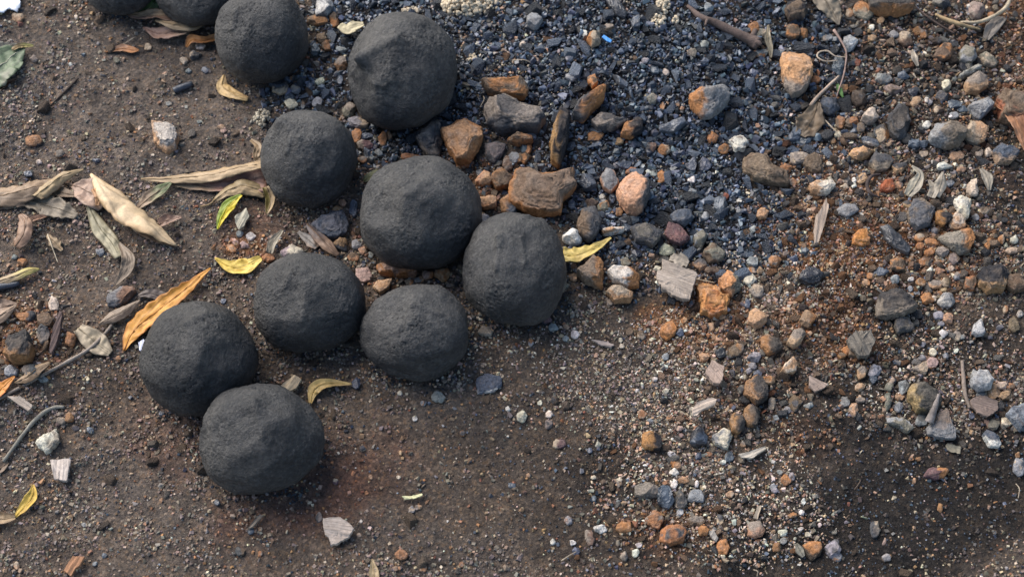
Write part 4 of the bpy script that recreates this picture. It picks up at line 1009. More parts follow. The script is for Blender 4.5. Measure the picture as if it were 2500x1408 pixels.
K(CL, 'clay lump', 'split round orange lump in the bare soil', (1632, 805, 48, 44), 'OB', 'O', flat=.5, ph='the split orange lump', rgh=1.5)
K(CL, 'clay lump', 'tan orange rounded lump right of the cracked orange mass', (1850, 780, 56, 46), (.42, .255, .15), 'OT', flat=.75, rot=-20, ph='the rounded tan lump')
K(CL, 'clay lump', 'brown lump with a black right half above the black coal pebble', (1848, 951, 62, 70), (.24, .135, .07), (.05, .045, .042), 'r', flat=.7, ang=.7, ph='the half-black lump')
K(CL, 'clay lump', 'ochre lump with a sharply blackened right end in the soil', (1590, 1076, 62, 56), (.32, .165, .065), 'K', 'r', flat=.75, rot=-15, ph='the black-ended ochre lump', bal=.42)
K(CO, 'charcoal', 'black round coal pebble left of the cream crumbly lump', (1706, 1066, 44, 52), 'K', 'S', flat=.8, ang=.8, mat=M_CHAR, ph='the black coal pebble')
K(ST, 'stone', 'cream crumbly lump with a notch between pebbles', (1766, 1070, 50, 60), 'CR', 'G', flat=.6, rgh=2.0, ph='the cream crumbly lump')
K(CL, 'clay lump', 'brown lump with dark right side, lower left of a pair', (1800, 1036, 44, 58), (.25, .14, .065), (.05, .045, .042), 'r', flat=.8, rot=20)
K(CL, 'clay lump', 'brown lump with dark right side, upper right of a pair', (1834, 1014, 44, 62), (.23, .13, .065), (.06, .052, .045), 'r', flat=.75)
K(ST, 'stone', 'grey and tan rough stone alone on the upper left soil', [(372, 297), (389, 300), (413, 303), (430, 314), (435, 334), (430, 361), (409, 373), (389, 361), (375, 348), (373, 317)], (.37, .33, .285), 'OT', 'rim', 'the lone tan stone', flat=.75, ang=.7)
K(ST, 'stone', 'blue grey flat stone left of the broadest ball', [(760, 550), (807, 513), (837, 510), (850, 530), (847, 570), (827, 580), (804, 583), (780, 567)], (.125, .125, .14), 'S', 'n', 'the blue grey stone', flat=.5, ang=.9)
K(CL, 'clay lump', 'brown wedge under the blue grey stone', [(810, 597), (830, 582), (849, 584), (847, 614), (827, 610)], (.26, .16, .085), 'DG', 'b', flat=.8, ang=.9)
K(CL, 'clay lump', 'pale apricot flake above the rounded ball', [(909, 700), (924, 684), (959, 680), (949, 704), (927, 717)], (.46, .30, .18), 'OT', 'n', 'the apricot flake', flat=.6, ang=.8)
K(CL, 'clay lump', 'pinkish brown slab tucked under the broadest ball', [(917, 647), (940, 638), (1020, 664), (1014, 674), (970, 677), (927, 670)], (.28, .18, .13), 'O', 'n', flat=.9)
K(ST, 'stone', 'cream stone with a lilac pebble on it behind the smooth-sided ball', [(683, 617), (710, 600), (737, 604), (743, 613), (725, 632), (695, 632)], 'CR', (.22, .17, .18), 'l', flat=.7, bal=.3)
K(ST, 'stone', 'rust and blue grey half buried stone left of the long orange leaf', [(264, 720), (294, 700), (327, 700), (334, 710), (310, 737), (284, 750), (260, 747)], (.155, .15, .15), (.20, .115, .075), 'r', 'the half-buried stone', flat=.4)
K(CL, 'clay lump', 'burnt lump with a black top and rusty front at left', [(12, 872), (20, 815), (70, 808), (82, 850), (72, 886), (30, 886)], (.24, .125, .055), (.045, .042, .04), 't', 'the burnt lump', flat=.9, ang=.6)
K(ST, 'stone', 'bluish flat stone with a white rim below the rounded ball', [(1161, 925), (1185, 913), (1222, 918), (1227, 940), (1205, 957), (1165, 962)], (.095, .105, .13), 'W', 'b', 'the white-rimmed stone', flat=.4, ang=.8, bal=.18)
K(ST, 'stone', 'chalky white broken lump above the square wood chip', [(85, 1083), (102, 1067), (136, 1045), (143, 1059), (146, 1076), (122, 1103), (112, 1107)], (.55, .52, .41), (.30, .26, .20), 'r', 'the chalky lump', flat=.5, rgh=1.6, bal=.25)
K(ST, 'stone', 'white grey block at the top, left of the yellow bone scrap', [(770, 27), (777, -5), (811, -5), (814, 17), (797, 38), (770, 46)], (.46, .45, .42), 'G', 'n', 'the white block', flat=.8, ang=.8)
K(CL, 'clay lump', 'long orange slab with a black top at the upper right edge', [(2118, -5), (2125, 22), (2150, 36), (2195, 40), (2228, 26), (2234, -5)], (.29, .145, .065), (.06, .055, .05), 't', 'the edge slab', flat=.8, bal=.45)
K(ST, 'stone', 'grey ridged slab with a tan shoulder low on the right', [(2261, 1045), (2291, 1005), (2312, 1001), (2322, 1028), (2334, 1049), (2332, 1071), (2301, 1071), (2267, 1062)], (.20, .195, .19), (.34, .24, .17), 't', 'the tan-shouldered slab', flat=.5, ang=.8, bal=.3)
K(ST, 'stone', 'flat wavy slate left of the tan-shouldered slab', [(2162, 1018), (2206, 1018), (2232, 1045), (2217, 1059), (2193, 1042), (2166, 1032)], 'LS', 'OL', 'n', flat=.5)
K(ST, 'stone', 'white stone with a slate blue upper end low on the right', [(2397, 1059), (2407, 1049), (2434, 1062), (2446, 1083), (2437, 1093), (2417, 1090)], (.58, .55, .48), 'S', 't', 'the white-slate stone', flat=.7, bal=.42)
K(ST, 'stone', 'dark olive boulder under the pointed grey stick', [(2215, 968), (2222, 940), (2255, 935), (2290, 950), (2298, 985), (2275, 1010), (2240, 1003)], (.062, .058, .05), (.25, .18, .09), 'l', 'the olive boulder', flat=.75, bal=.22)
K(ST, 'stone', 'large slate stone at the right edge above the dark soil', [(2458, 1008), (2475, 988), (2520, 980), (2525, 1045), (2492, 1050), (2476, 1032)], (.15, .165, .185), 'S', 'n', flat=.7)
K(ST, 'stone', 'lumpy blue white stone right of the short upright stick', [(2368, 925), (2385, 905), (2412, 902), (2428, 925), (2420, 950), (2390, 955), (2374, 945)], (.36, .35, .33), 'LS', 'l', 'the lumpy blue white stone', flat=.75)
K(ST, 'stone', 'tall black cracked charcoal lump in the upper right rubble', [(2168, 285), (2190, 255), (2218, 258), (2222, 300), (2212, 335), (2190, 345), (2172, 325)], (.04, .037, .035), 'DG', 'n', 'the black cracked lump', flat=.6, ang=.9)
K(ST, 'stone', 'largest grey brown boulder in the upper right rubble', [(2268, 325), (2285, 298), (2335, 298), (2362, 322), (2345, 358), (2310, 363), (2272, 345)], (.15, .12, .09), 'G', 'l', 'the brown boulder', flat=.75, ang=.7, bal=.25)
K(CL, 'clay lump', 'orange grey lump right of the brown boulder', [(2356, 325), (2366, 300), (2392, 296), (2410, 312), (2406, 345), (2385, 352), (2362, 345)], (.42, .25, .14), 'T', 'l', flat=.75, ang=.7)
K(ST, 'stone', 'faceted pale slate stone above the brown boulder', [(2362, 262), (2370, 248), (2412, 240), (2426, 258), (2392, 295), (2378, 288)], (.24, .25, .255), 'G', 'n', 'the faceted slate stone', flat=.7, ang=.9)
K(CL, 'clay lump', 'tan orange lump below the grey olive wedge', [(2352, 208), (2362, 190), (2385, 176), (2410, 185), (2412, 212), (2388, 232), (2362, 228)], (.35, .22, .125), 'GB', 't', 'the tan orange lump', flat=.75, bal=.4)
K(ST, 'stone', 'grey olive wedge in the upper right rubble', [(2336, 190), (2352, 182), (2385, 158), (2396, 168), (2378, 185), (2350, 196)], (.25, .245, .215), 'OL', 'n', flat=.9)
K(ST, 'stone', 'grey stone above the grey olive wedge', [(2342, 128), (2355, 108), (2378, 115), (2386, 140), (2370, 158), (2345, 150)], 'G', 'OL', 'n', flat=.7)
K(ST, 'stone', 'tan grey stone leaning right of the grey olive wedge', [(2390, 130), (2405, 128), (2438, 152), (2430, 165), (2402, 162)], 'OL', 'T', 'n', flat=.6)
K(CL, 'clay lump', 'big red brown lump cut by the right edge', [(2432, 250), (2445, 222), (2480, 215), (2520, 220), (2525, 300), (2480, 312), (2442, 290)], (.20, .075, .04), 'BR', 'n', 'the red lump', flat=.6, rgh=1.5)
K(ST, 'stone', 'dark topped tan stone near the rust leaf', [(2420, 372), (2440, 352), (2475, 352), (2488, 375), (2468, 400), (2435, 402)], (.26, .18, .12), 'S', 't', flat=.7, bal=.55)
K(ST, 'stone', 'black angular lump at the top right of the charcoal', [(1914, 25), (1925, 5), (1950, 0), (1973, 25), (1962, 48), (1930, 50)], 'K', 'BR', 'n', 'the black angular lump', flat=.75, ang=.9)
K(ST, 'stone', 'white tan oblong stone in the right rubble', [(1973, 455), (1988, 445), (2030, 440), (2040, 452), (2022, 475), (1998, 478), (1982, 470)], (.52, .45, .36), 'OT', 'l', 'the oblong white stone', flat=.75, bal=.35)
K(CL, 'clay lump', 'pointed orange tan lump in the right rubble', [(2071, 380), (2082, 362), (2112, 358), (2135, 366), (2120, 385), (2090, 393)], (.44, .26, .13), 'OT', 'n', 'the pointed tan lump', flat=.75)
K(ST, 'stone', 'slate blue top on a white sliver stone right of the torn brown leaf', [(2101, 335), (2112, 332), (2142, 345), (2148, 358), (2128, 356), (2110, 348)], 'S', 'W', 'b', flat=.6, bal=.4)
K(CL, 'clay lump', 'grey topped tan slab below the slate and white sliver', [(2122, 398), (2135, 370), (2165, 375), (2182, 398), (2168, 415), (2138, 420)], (.26, .20, .14), 'DG', 't', flat=.6, bal=.5)
K(CL, 'clay lump', 'red orange clay lump inside the curled black root', (2167, 455, 42, 38), (.33, .10, .04), 'RD', flat=.7, ph='the red clay lump')
K(ST, 'stone', 'cream brown round stone in the upper right rubble', (2126, 287, 46, 42), (.42, .335, .26), 'GB', 'b', flat=.8, ph='the cream round stone', bal=.3)
K(ST, 'stone', 'white stone with a blue grey face at the vine top', (2076, 104, 38, 44), (.42, .43, .42), 'LS', flat=.8, ang=.9, ph='the white-blue stone')
K(ST, 'stone', 'brown grey triangular slab in the right rubble with an orange edge', [(2288, 578), (2310, 565), (2370, 556), (2383, 578), (2368, 612), (2345, 622), (2318, 602)], (.20, .175, .14), 'O', 'r', 'the triangular slab', flat=.6, ang=.8, bal=.22)
K(ST, 'stone', 'upright brown grey slab above the triangular slab', [(2212, 525), (2228, 488), (2250, 485), (2282, 510), (2270, 550), (2240, 562), (2222, 550)], (.15, .115, .085), (.09, .09, .095), 'n', 'the brown grey slab', flat=.5)
K(CL, 'clay lump', 'orange brown block with a black right half', (2302, 530, 44, 42), (.26, .13, .05), 'K', 'r', flat=.8, ang=.9)
K(ST, 'stone', 'tall cream limestone lump in the right rubble', [(2325, 490), (2345, 478), (2370, 490), (2370, 520), (2362, 535), (2340, 520)], (.54, .49, .40), 'CR', 'n', 'the cream limestone', flat=.7, rgh=1.6)
K(ST, 'stone', 'pinkish cream crumbly lump below the cream limestone', [(2315, 545), (2330, 520), (2352, 520), (2358, 555), (2340, 562), (2320, 560)], (.44, .36, .28), 'OT', 'n', flat=.6, rgh=1.6)
K(CL, 'clay lump', 'big brown block with a black burnt top at the right', [(2388, 665), (2398, 648), (2450, 648), (2462, 672), (2450, 712), (2415, 716), (2392, 695)], (.27, .165, .085), 'K', 't', 'the burnt-top block', flat=.8, ang=.8, bal=.5)
K(CL, 'clay lump', 'dull brown lump joined to the right of the burnt-top block', (2482, 690, 60, 52), (.115, .075, .05), 'BR', flat=.6)
K(CL, 'clay lump', 'reddish curved lump left of the burnt-top block', (2368, 690, 30, 52), (.28, .115, .05), 'BR', flat=.7, rot=-15)
K(ST, 'stone', 'dusty slab with a black smudge on the lower right', [(2138, 745), (2150, 712), (2185, 703), (2222, 725), (2240, 752), (2205, 772), (2165, 778), (2142, 772)], (.145, .12, .095), (.035, .034, .035), 't', 'the smudged slab', flat=.55, bal=.4)
K(ST, 'stone', 'olive brown slab under the smudged slab', (2205, 793, 58, 44), (.105, .092, .075), 'DG', flat=.55)
K(ST, 'stone', 'pale grey faceted stone right of the smudged slab', [(2288, 735), (2300, 715), (2325, 714), (2334, 735), (2320, 752), (2298, 748)], (.30, .28, .25), 'G', 'n', 'the pale faceted stone', flat=.7, ang=.8)
K(ST, 'stone', 'light grey pointed stone alone on dark soil at right', [(2372, 815), (2378, 790), (2394, 777), (2400, 795), (2405, 818), (2385, 822)], (.36, .35, .34), 'G', 'n', 'the pointed grey stone', flat=.75)
K(CL, 'clay lump', 'tan orange oblong lump above the cream pointed stone', [(1920, 838), (1938, 805), (1955, 800), (1968, 812), (1955, 838), (1938, 851)], (.36, .245, .15), 'GB', 't', 'the oblong tan lump', flat=.75, bal=.3)
K(ST, 'stone', 'cream pointed stone on the dark soil', [(1904, 908), (1918, 885), (1938, 870), (1946, 885), (1942, 908), (1922, 916)], (.48, .38, .28), 'OT', 'n', 'the cream pointed stone', flat=.8)
K(CL, 'clay lump', 'orange brown lump with dark right side left of the oblong tan lump', (1882, 842, 56, 56), (.25, .13, .06), (.06, .052, .045), 'r', flat=.6)
K(CL, 'clay lump', 'brown shard leaning on bright orange crumbs', (1972, 778, 34, 48), (.22, .145, .09), 'O', 'r', flat=.7, rot=-20, bal=.3)
K(CL, 'clay lump', 'bright ochre crumbly cake in the right rubble', (2104, 582, 42, 48), (.37, .165, .05), 'OB', flat=.4, rgh=2.2, ph='the ochre cake')
K(ST, 'stone', 'blue grey shale flake below the lance splinter top', [(2040, 512), (2062, 498), (2088, 500), (2096, 515), (2068, 532), (2050, 524)], (.23, .215, .205), 'G', 'n', 'the shale flake', flat=.4)
K(CO, 'charcoal', 'large sooty charcoal slab on orange soil', [(2148, 555), (2165, 548), (2195, 572), (2222, 600), (2218, 622), (2185, 606), (2165, 585)], (.03, .03, .032), 'DG', 'n', 'the sooty charcoal slab', flat=.4, mat=M_CHAR, ang=.8)
K(CO, 'charcoal', 'crumbling black charcoal lump on orange soil left of the rubble', (1980, 674, 66, 44), (.03, .03, .034), 'K', flat=.6, mat=M_CHAR, rgh=2.0, ph='the crumbling charcoal')
K(CO, 'charcoal', 'long charcoal flake beneath the top edge', [(1474, -8), (1505, -10), (1532, 36), (1526, 50), (1505, 40), (1490, 20)], (.04, .042, .048), 'K', 'n', 'the long charcoal flake', flat=.5, mat=M_CHAR, ang=1, smooth=False, sub=4)
K(CO, 'charcoal', 'square charcoal block right of the long charcoal flake', [(1540, 52), (1545, 40), (1562, 38), (1563, 68), (1545, 70)], (.05, .053, .06), 'S', 'n', flat=.7, mat=M_CHAR, ang=1, smooth=False, sub=4)
K(CO, 'charcoal', 'smooth grey charcoal sliver below the blue strip', [(1493, 180), (1503, 180), (1535, 205), (1530, 217), (1512, 208)], (.075, .078, .085), 'S', 'n', flat=.6, mat=M_CHAR, ang=1, smooth=False, sub=4)
K(CO, 'charcoal', 'broken slate grey charcoal slab with a chip on it', [(1605, 306), (1625, 305), (1640, 292), (1672, 288), (1675, 302), (1645, 325), (1610, 318)], (.075, .08, .09), 'S', 'n', 'the broken charcoal slab', flat=.6, mat=M_CHAR, ang=1, smooth=False, sub=4)
K(CO, 'charcoal', 'big faceted charcoal lump beside the flat brown slab', [(1412, 445), (1425, 422), (1448, 425), (1457, 455), (1430, 465)], (.055, .06, .072), 'S', 'n', flat=.8, mat=M_CHAR, ang=1, smooth=False, sub=4)
K(ST, 'stone', 'round grey stone high on the charcoal left side', (1305, 52, 40, 48), (.19, .195, .20), 'G', flat=.8, ph='the round grey stone')
K(ST, 'stone', 'tan brown faceted stone left of the blue strip', [(1430, 95), (1442, 80), (1466, 72), (1467, 105), (1445, 115)], (.25, .205, .15), 'O', 'l', flat=.8, ang=.8, bal=.25)
K(ST, 'stone', 'cream white lichen-like crumbly lump in the charcoal', [(1780, 345), (1790, 334), (1815, 333), (1827, 350), (1815, 370), (1795, 372)], (.52, .49, .41), 'GB', 'n', 'the lichen lump', flat=.6, rgh=2.5)
K(CL, 'clay lump', 'orange half of a twin lump with sooty base at the upper right', (1936, 78, 40, 34), (.27, .125, .05), 'BR', flat=.7)
K(ST, 'stone', 'dark slate slab left of the reddish vine foot', [(1998, 262), (2008, 232), (2040, 238), (2054, 262), (2025, 284)], (.07, .073, .08), 'S', 'n', flat=.6, ang=.9)
K(CL, 'clay lump', 'orange pink lump right of the broadest ball', (1181, 440, 44, 40), (.42, .215, .125), 'OT', flat=.8, ph='the orange pink lump')
K(CL, 'clay lump', 'brown orange stone between the orange pink lump and the flat slab', (1226, 436, 62, 52), (.24, .125, .06), 'BR', flat=.8)
K(CL, 'clay lump', 'flat cut orange brick bit below the orange pink lump', [(1166, 480), (1190, 476), (1214, 480), (1212, 505), (1180, 510), (1168, 500)], (.34, .175, .09), 'OT', 't', flat=.8, ang=.9)
K(CL, 'clay lump', 'orange lump with a slate right side above the dented ball', (1240, 502, 48, 54), (.28, .155, .08), 'S', 'r', flat=.8)
K(ST, 'stone', 'plum grey stone right of the broad orange lump', [(1182, 352), (1215, 342), (1238, 350), (1228, 378), (1208, 402), (1188, 390)], (.13, .105, .10), 'DG', 'n', flat=.5)
K(CL, 'clay lump', 'orange brown bar under the dark boulder', [(1238, 338), (1262, 325), (1300, 332), (1302, 348), (1265, 356), (1245, 350)], (.22, .11, .05), 'BR', 'n', flat=.9)

# ------------------------------------------------------------------ smaller stones, surveyed singly; their labels name the neighbour they lie beside
DESC = dict(O='orange', OB='bright orange', RD='red', OT='apricot', T='tan', W='white', G='grey', DG='dark grey', S='slate blue', LS='pale slate', K='black', BR='brown', OL='olive', PK='pinkish', PU='plum', GB='grey brown', CR='cream', DB='dark brown')
SMALL = """1650 1131 32 36 OT;1625 1212 50 60 S;1580 1198 62 42 GB;1661 1222 34 56 DG;1700 1212 44 40 LS;1598 1270 46 44 O;1641 1306 72 58 O;1700 1270 48 28 BR;1523 1287 46 32 O;1716 1296 30 30 O;1764 1336 34 44 OB;1845 1292 50 48 OT;1466 1291 36 26 W;
1388 1270 22 24 G;1552 1349 20 24 W;1350 1322 14 18 W;1398 1324 18 18 W;1407 1345 24 24 S;1525 1358 22 26 GB;1440 1310 30 40 BR;1645 1152 26 24 W;1670 1172 28 20 OT;1645 1180 24 26 W;1757 1332 14 12 W;1758 1268 20 30 T;1784 1206 20 22 OT;
130 743 28 38 CR;172 830 28 40 O;62 772 58 30 O;110 780 46 44 BR;78 905 58 44 DG;30 905 40 34 LS;105 926 28 20 LS;105 815 38 50 OL;585 571 22 18 LS;612 578 26 24 W;576 590 20 22 PK;597 600 26 22 PK;566 608 30 24 OB;655 631 38 22 OB;545 735 16 18 S;272 836 16 16 O;288 876 20 18 O;
817 50 26 50 O;776 52 52 30 O;785 96 30 34 BR;797 112 22 32 O;832 158 36 44 O;685 216 44 38 T;712 254 34 30 CR;775 250 28 26 LS;706 236 36 20 S;740 258 14 22 G;756 214 22 24 S;768 122 28 30 S;832 122 28 20 LS;852 270 34 50 OL;874 300 56 28 G;722 218 30 28 G;782 200 26 20 CR;830 195 18 30 S;
872 330 26 36 O;898 332 34 16 S;890 354 44 26 PU;935 340 22 36 O;950 330 18 22 OT;905 385 20 18 LS;925 372 20 22 LS;885 390 26 18 O;900 430 18 18 W;1000 384 60 20 O;1130 400 40 26 O;1255 384 28 38 LS;1290 362 24 32 O;1280 385 40 30 DB;1185 536 24 40 LS;1170 420 22 20 LS;1215 400 24 18 OL;1240 398 30 34 BR;1270 386 26 26 BR;
836 495 22 20 OT;862 507 24 44 S;824 515 30 26 OT;870 598 30 30 LS;888 612 26 22 OT;862 628 34 26 O;888 612 20 16 OL;905 622 18 18 LS;886 670 44 50 PK;943 660 22 12 O;1000 690 26 18 OL;1020 684 20 18 G;1045 670 30 26 PK;1080 670 42 36 OT;1030 680 18 18 OT;
1186 808 40 28 GB;1068 969 38 34 G;1350 800 28 24 LS;1403 816 26 24 W;1383 798 16 16 OT;1380 826 18 16 LS;1334 779 30 26 PU;1366 1083 36 26 PU;1275 1016 28 34 CR;1240 998 14 14 W;1296 836 16 22 G;1398 768 14 22 GB;1368 688 34 56 GB;1403 651 22 16 OT;1400 676 26 26 OT;1527 640 26 26 OL;1487 738 18 20 GB;
1605 655 20 16 CR;1630 612 40 34 CR;1710 646 38 36 OT;1738 660 36 18 BR;1830 680 32 34 CR;1855 660 22 18 OT;1848 708 40 40 GB;1824 742 18 26 S;1838 660 20 20 T;1890 640 36 34 O;1805 850 30 24 O;1840 870 34 30 LS;1795 855 46 40 BR;1760 860 28 30 K;1720 870 32 28 OT;1850 912 28 26 S;1838 893 24 22 LS;1870 930 50 26 OT;
1810 950 22 28 OL;1830 905 20 20 LS;1565 818 20 26 T;1660 812 22 20 S;1670 782 20 18 OT;1760 772 24 18 OT;1735 798 20 22 OT;1585 790 18 14 GB;1690 745 18 18 G;
2075 31 22 26 O;2108 28 52 46 GB;2385 26 52 46 GB;2300 6 50 26 OL;2420 40 22 22 O;2150 50 22 18 OT;2022 92 30 24 G;1962 82 30 26 O;2130 95 22 22 OT;2128 68 16 16 W;2180 85 30 22 G;2178 128 26 26 BR;2210 95 44 36 BR;2240 75 30 24 O;2255 85 22 20 O;2305 130 56 44 BR;2350 158 28 36 K;2285 100 34 28 DB;
2045 160 32 54 S;2090 152 22 26 RD;2160 192 44 34 G;2205 185 34 26 S;2180 218 44 30 GB;2230 225 28 30 K;2262 245 14 18 W;2235 250 30 28 OT;2300 235 36 34 DG;2310 208 26 30 CR;2330 255 40 22 S;2350 268 30 20 S;2330 282 26 22 LS;2290 270 24 22 BR;2262 305 24 22 W;2252 350 34 22 S;2235 350 36 26 S;2270 250 16 16 G;
2098 240 44 54 DB;1990 195 28 20 O;2062 215 20 24 O;2075 248 28 18 DG;2050 300 28 36 O;2080 297 34 24 O;2102 310 24 30 BR;2150 322 48 40 DG;2155 330 36 44 T;2045 330 18 20 CR;2035 345 18 18 OT;1940 335 34 30 S;1965 340 30 28 S;1950 385 54 34 GB;1985 398 50 50 BR;1920 412 36 22 O;1935 445 22 26 O;
2026 400 18 16 CR;2045 390 16 16 CR;2065 438 26 22 T;2105 436 26 32 OT;2085 440 14 16 W;2065 455 18 16 T;2085 452 16 18 W;2195 410 38 32 OT;2195 452 24 22 OT;2240 360 20 16 O;2255 375 26 20 T;2335 382 40 28 OT;2390 375 26 26 T;2415 373 26 26 CR;2305 406 38 24 W;2345 415 26 20 OT;2280 395 14 14 W;2320 445 22 24 LS;2375 460 34 44 CR;
2215 500 24 22 OT;2280 520 18 16 G;2285 563 24 20 G;2405 515 36 18 T;2382 530 20 24 LS;2412 595 20 38 O;2445 585 18 26 O;2475 585 24 22 CR;2470 612 30 22 T;2245 580 28 24 O;2275 591 38 22 O;2245 600 22 20 O;2270 615 28 26 O;2225 630 16 30 O;2252 640 20 22 O;2300 612 34 34 GB;2330 630 32 30 GB;2195 645 42 42 BR;
2150 665 38 24 S;2150 685 24 20 BR;2125 675 20 18 O;2115 690 20 20 OT;2185 682 24 26 LS;2222 682 20 16 W;2248 690 26 22 O;2270 660 18 18 W;2295 660 26 24 OT;2285 695 40 22 OT;2265 730 34 30 O;2280 728 18 22 CR;2238 715 18 12 LS;2225 722 18 12 LS;2223 705 16 16 LS;2337 673 22 24 G;2322 655 18 18 T;2365 715 18 16 CR;2310 690 30 30 BR;
2315 776 30 32 OT;2290 770 30 24 LS;2298 790 20 18 LS;2302 815 24 22 W;2335 820 24 28 T;2350 822 14 14 G;2252 840 18 16 LS;2278 860 22 24 CR;2275 886 32 30 PK;2250 898 40 36 T;2250 875 22 18 LS;2310 870 14 16 LS;2475 790 34 42 BR;2455 755 14 24 O;2490 765 18 22 CR;2335 855 14 16 W;
2105 908 28 40 OT;2135 905 34 34 LS;2132 925 24 24 S;2098 945 26 26 OT;2062 980 26 32 LS;2083 1000 26 36 OT;2100 975 26 18 GB;1885 985 24 34 T;1942 984 34 46 BR;1925 1000 24 20 LS;1895 1020 18 16 LS;1975 990 26 16 LS;2205 945 30 36 LS;2170 945 22 24 OL;2155 975 16 18 OT;2168 980 20 46 OL;2193 993 22 26 LS;2196 970 24 20 OT;2180 930 20 20 T;
2250 1026 38 32 LS;2425 1036 38 34 OL;2460 1026 34 30 CR;2425 955 36 42 OT;2455 965 40 24 OT;2468 942 22 18 O;2372 1012 18 22 S;2380 925 22 50 LS;2395 960 24 20 LS;2445 940 30 26 T;2372 1055 16 16 OT;2488 1140 30 50 G;2485 1110 14 16 O;2108 825 30 20 LS;2072 853 34 30 OB;2092 862 40 30 O;2055 868 24 18 O;
2035 1340 44 50 G;2045 1360 30 26 G;1985 1340 50 54 DB;1896 1336 26 26 O;1911 1300 24 24 W;1913 1319 20 20 LS;1918 1172 30 28 O;1888 1188 24 16 LS;1892 1197 18 16 LS;1906 1152 20 14 G;1932 1165 18 26 G;1962 1224 12 18 W;1935 1258 24 16 OT;1957 1250 18 16 W;1955 1290 14 12 W;1972 1305 18 14 CR;2225 1120 14 12 O;2242 1120 16 14 O;2232 1175 12 18 OT;
2135 1290 30 50 DG;2165 1360 24 22 G;2295 1240 14 26 O;2285 1155 70 34 PU;2260 980 1 1 G;1945 375 1 1 G;1598 425 22 20 LS;1540 418 32 22 O;1616 432 24 36 OB;1583 420 14 12 W;1568 405 14 14 W;1524 404 44 22 S;1590 360 32 34 BR;1620 366 32 28 O;1510 346 24 20 OT;1456 332 48 30 O;1740 336 32 28 O;1770 364 32 28 O;1720 402 34 36 S;1690 402 22 42 S;
1555 490 40 20 S;1470 480 16 18 W;1485 455 16 14 W;1395 500 22 24 S;1475 495 22 22 LS;1475 505 32 30 OL;1445 495 36 30 DB;1512 515 20 30 O;1543 515 24 24 K;1545 538 36 22 S;1760 500 40 40 S;1722 527 24 24 LS;1806 490 16 16 W;1806 515 18 16 LS;1862 520 36 34 OT;1840 560 20 20 LS;1825 620 46 18 S;1790 605 36 14 K;1838 638 32 30 LS;1770 480 22 22 RD;
1485 72 36 26 DB;1425 81 22 20 W;1278 110 22 18 CR;1390 142 22 20 LS;1395 188 28 26 LS;1462 155 16 18 LS;1575 148 20 20 LS;1600 170 28 26 S;1625 175 22 20 CR;1690 130 24 24 GB;1722 148 20 18 S;1618 258 14 22 OT;1592 240 28 26 OL;1655 255 14 14 OT;1665 265 14 14 OT;1730 20 24 30 LS;1728 26 20 14 OT;1840 70 28 32 O;1858 82 34 30 OL;1855 130 44 22 G;1720 110 24 22 LS;1790 300 30 22 OL;1850 308 16 14 OT;1690 440 22 18 W;1505 405 16 20 LS;
20 250 1 1 G;42 42 36 24 OT;82 145 22 20 GB;172 157 10 10 W;186 42 12 14 CR;502 172 22 18 S;540 310 24 14 OT;412 254 16 12 G;285 148 20 16 OL;362 115 22 20 T;490 114 28 20 CR;475 135 34 24 DG;450 148 22 22 T;460 173 16 14 LS;80 345 50 34 O;145 375 26 22 OL;95 395 18 14 CR;205 335 22 20 DB;70 425 22 18 S;235 392 20 14 S;
545 318 18 16 PK;55 640 24 22 O;95 1075 1 1 G;35 628 16 14 LS;245 615 20 22 LS;120 545 1 1 G;170 1020 24 26 O;150 1025 30 20 GB;185 1045 22 16 DG;220 1050 22 18 S;40 1380 18 22 OT;205 1280 16 14 LS;232 1375 14 14 S;255 1355 16 14 S;325 985 14 12 OT;360 1017 14 12 OT;395 1008 18 14 LS;530 1225 16 20 S;612 1295 20 22 S;585 1345 30 26 DG;635 1290 12 12 OT;635 1350 12 16 O;
778 1262 18 28 GB;830 1040 14 14 PU;820 1175 16 16 PU;855 1055 1 1 G;905 1165 12 12 OT;895 1203 12 12 O;1022 1237 18 16 OT;1006 1244 18 22 G;992 1264 16 14 CR;973 1165 12 10 CR;977 960 16 12 CR;1013 1021 16 14 W;1033 985 14 14 G;980 1355 36 26 O;1033 1385 22 22 OB;1128 1378 18 16 O;978 1105 10 14 OT;885 1095 16 16 DG;1130 1057 18 18 DG;870 935 22 34 S;
1250 1185 22 18 S;1450 1215 14 20 S;1380 990 24 24 DB;1355 978 22 24 DB;1318 982 14 14 CR;1340 1010 20 20 CR;1340 1035 24 26 GB;1440 1100 16 16 S;1450 1205 1 1 G;1555 954 12 14 W;1548 1000 14 14 GB;1567 1012 26 24 O;1588 1026 18 12 LS;1625 955 18 16 CR;1658 1045 22 16 PK;1690 1000 20 16 CR;1700 1180 16 18 W;1640 1108 22 16 W;1705 1112 18 22 S;1780 1115 24 34 S;1730 1108 22 14 O;1830 1065 20 20 T;1815 1085 16 16 OT;1765 1128 18 12 W;1290 1160 14 16 OT;
1448 1165 14 12 CR;1512 1170 16 14 CR;1510 1180 12 18 GB;1520 1158 1 1 G;1480 1238 16 14 OT;1560 1330 18 14 W;1660 1250 22 18 W;1775 1290 16 12 T;1745 1382 14 12 O;1850 1380 16 14 OT;1575 905 1 1 G;1610 910 18 14 W;1625 870 22 20 LS;1600 925 14 14 W;1590 830 12 12 CR;1516 830 12 14 CR;1518 845 14 14 CR"""
used_labels = set()
def beside(px, py, skip=0):
    L = sorted(((math.hypot(px - a[0], py - a[1]) - a[3] * .6, a) for a in ANCHORS), key=lambda t: t[0])
    d, a = L[skip]
    dx, dy = px - a[0], py - a[1]
    an = math.degrees(math.atan2(-dy, dx)) % 360
    w = ['right of', 'above and right of', 'above', 'above and left of', 'left of', 'below and left of', 'below', 'below and right of'][int(((an + 22.5) % 360) // 45)]
    return ('just ' if d < 60 else '') + w + ' ' + a[2], d
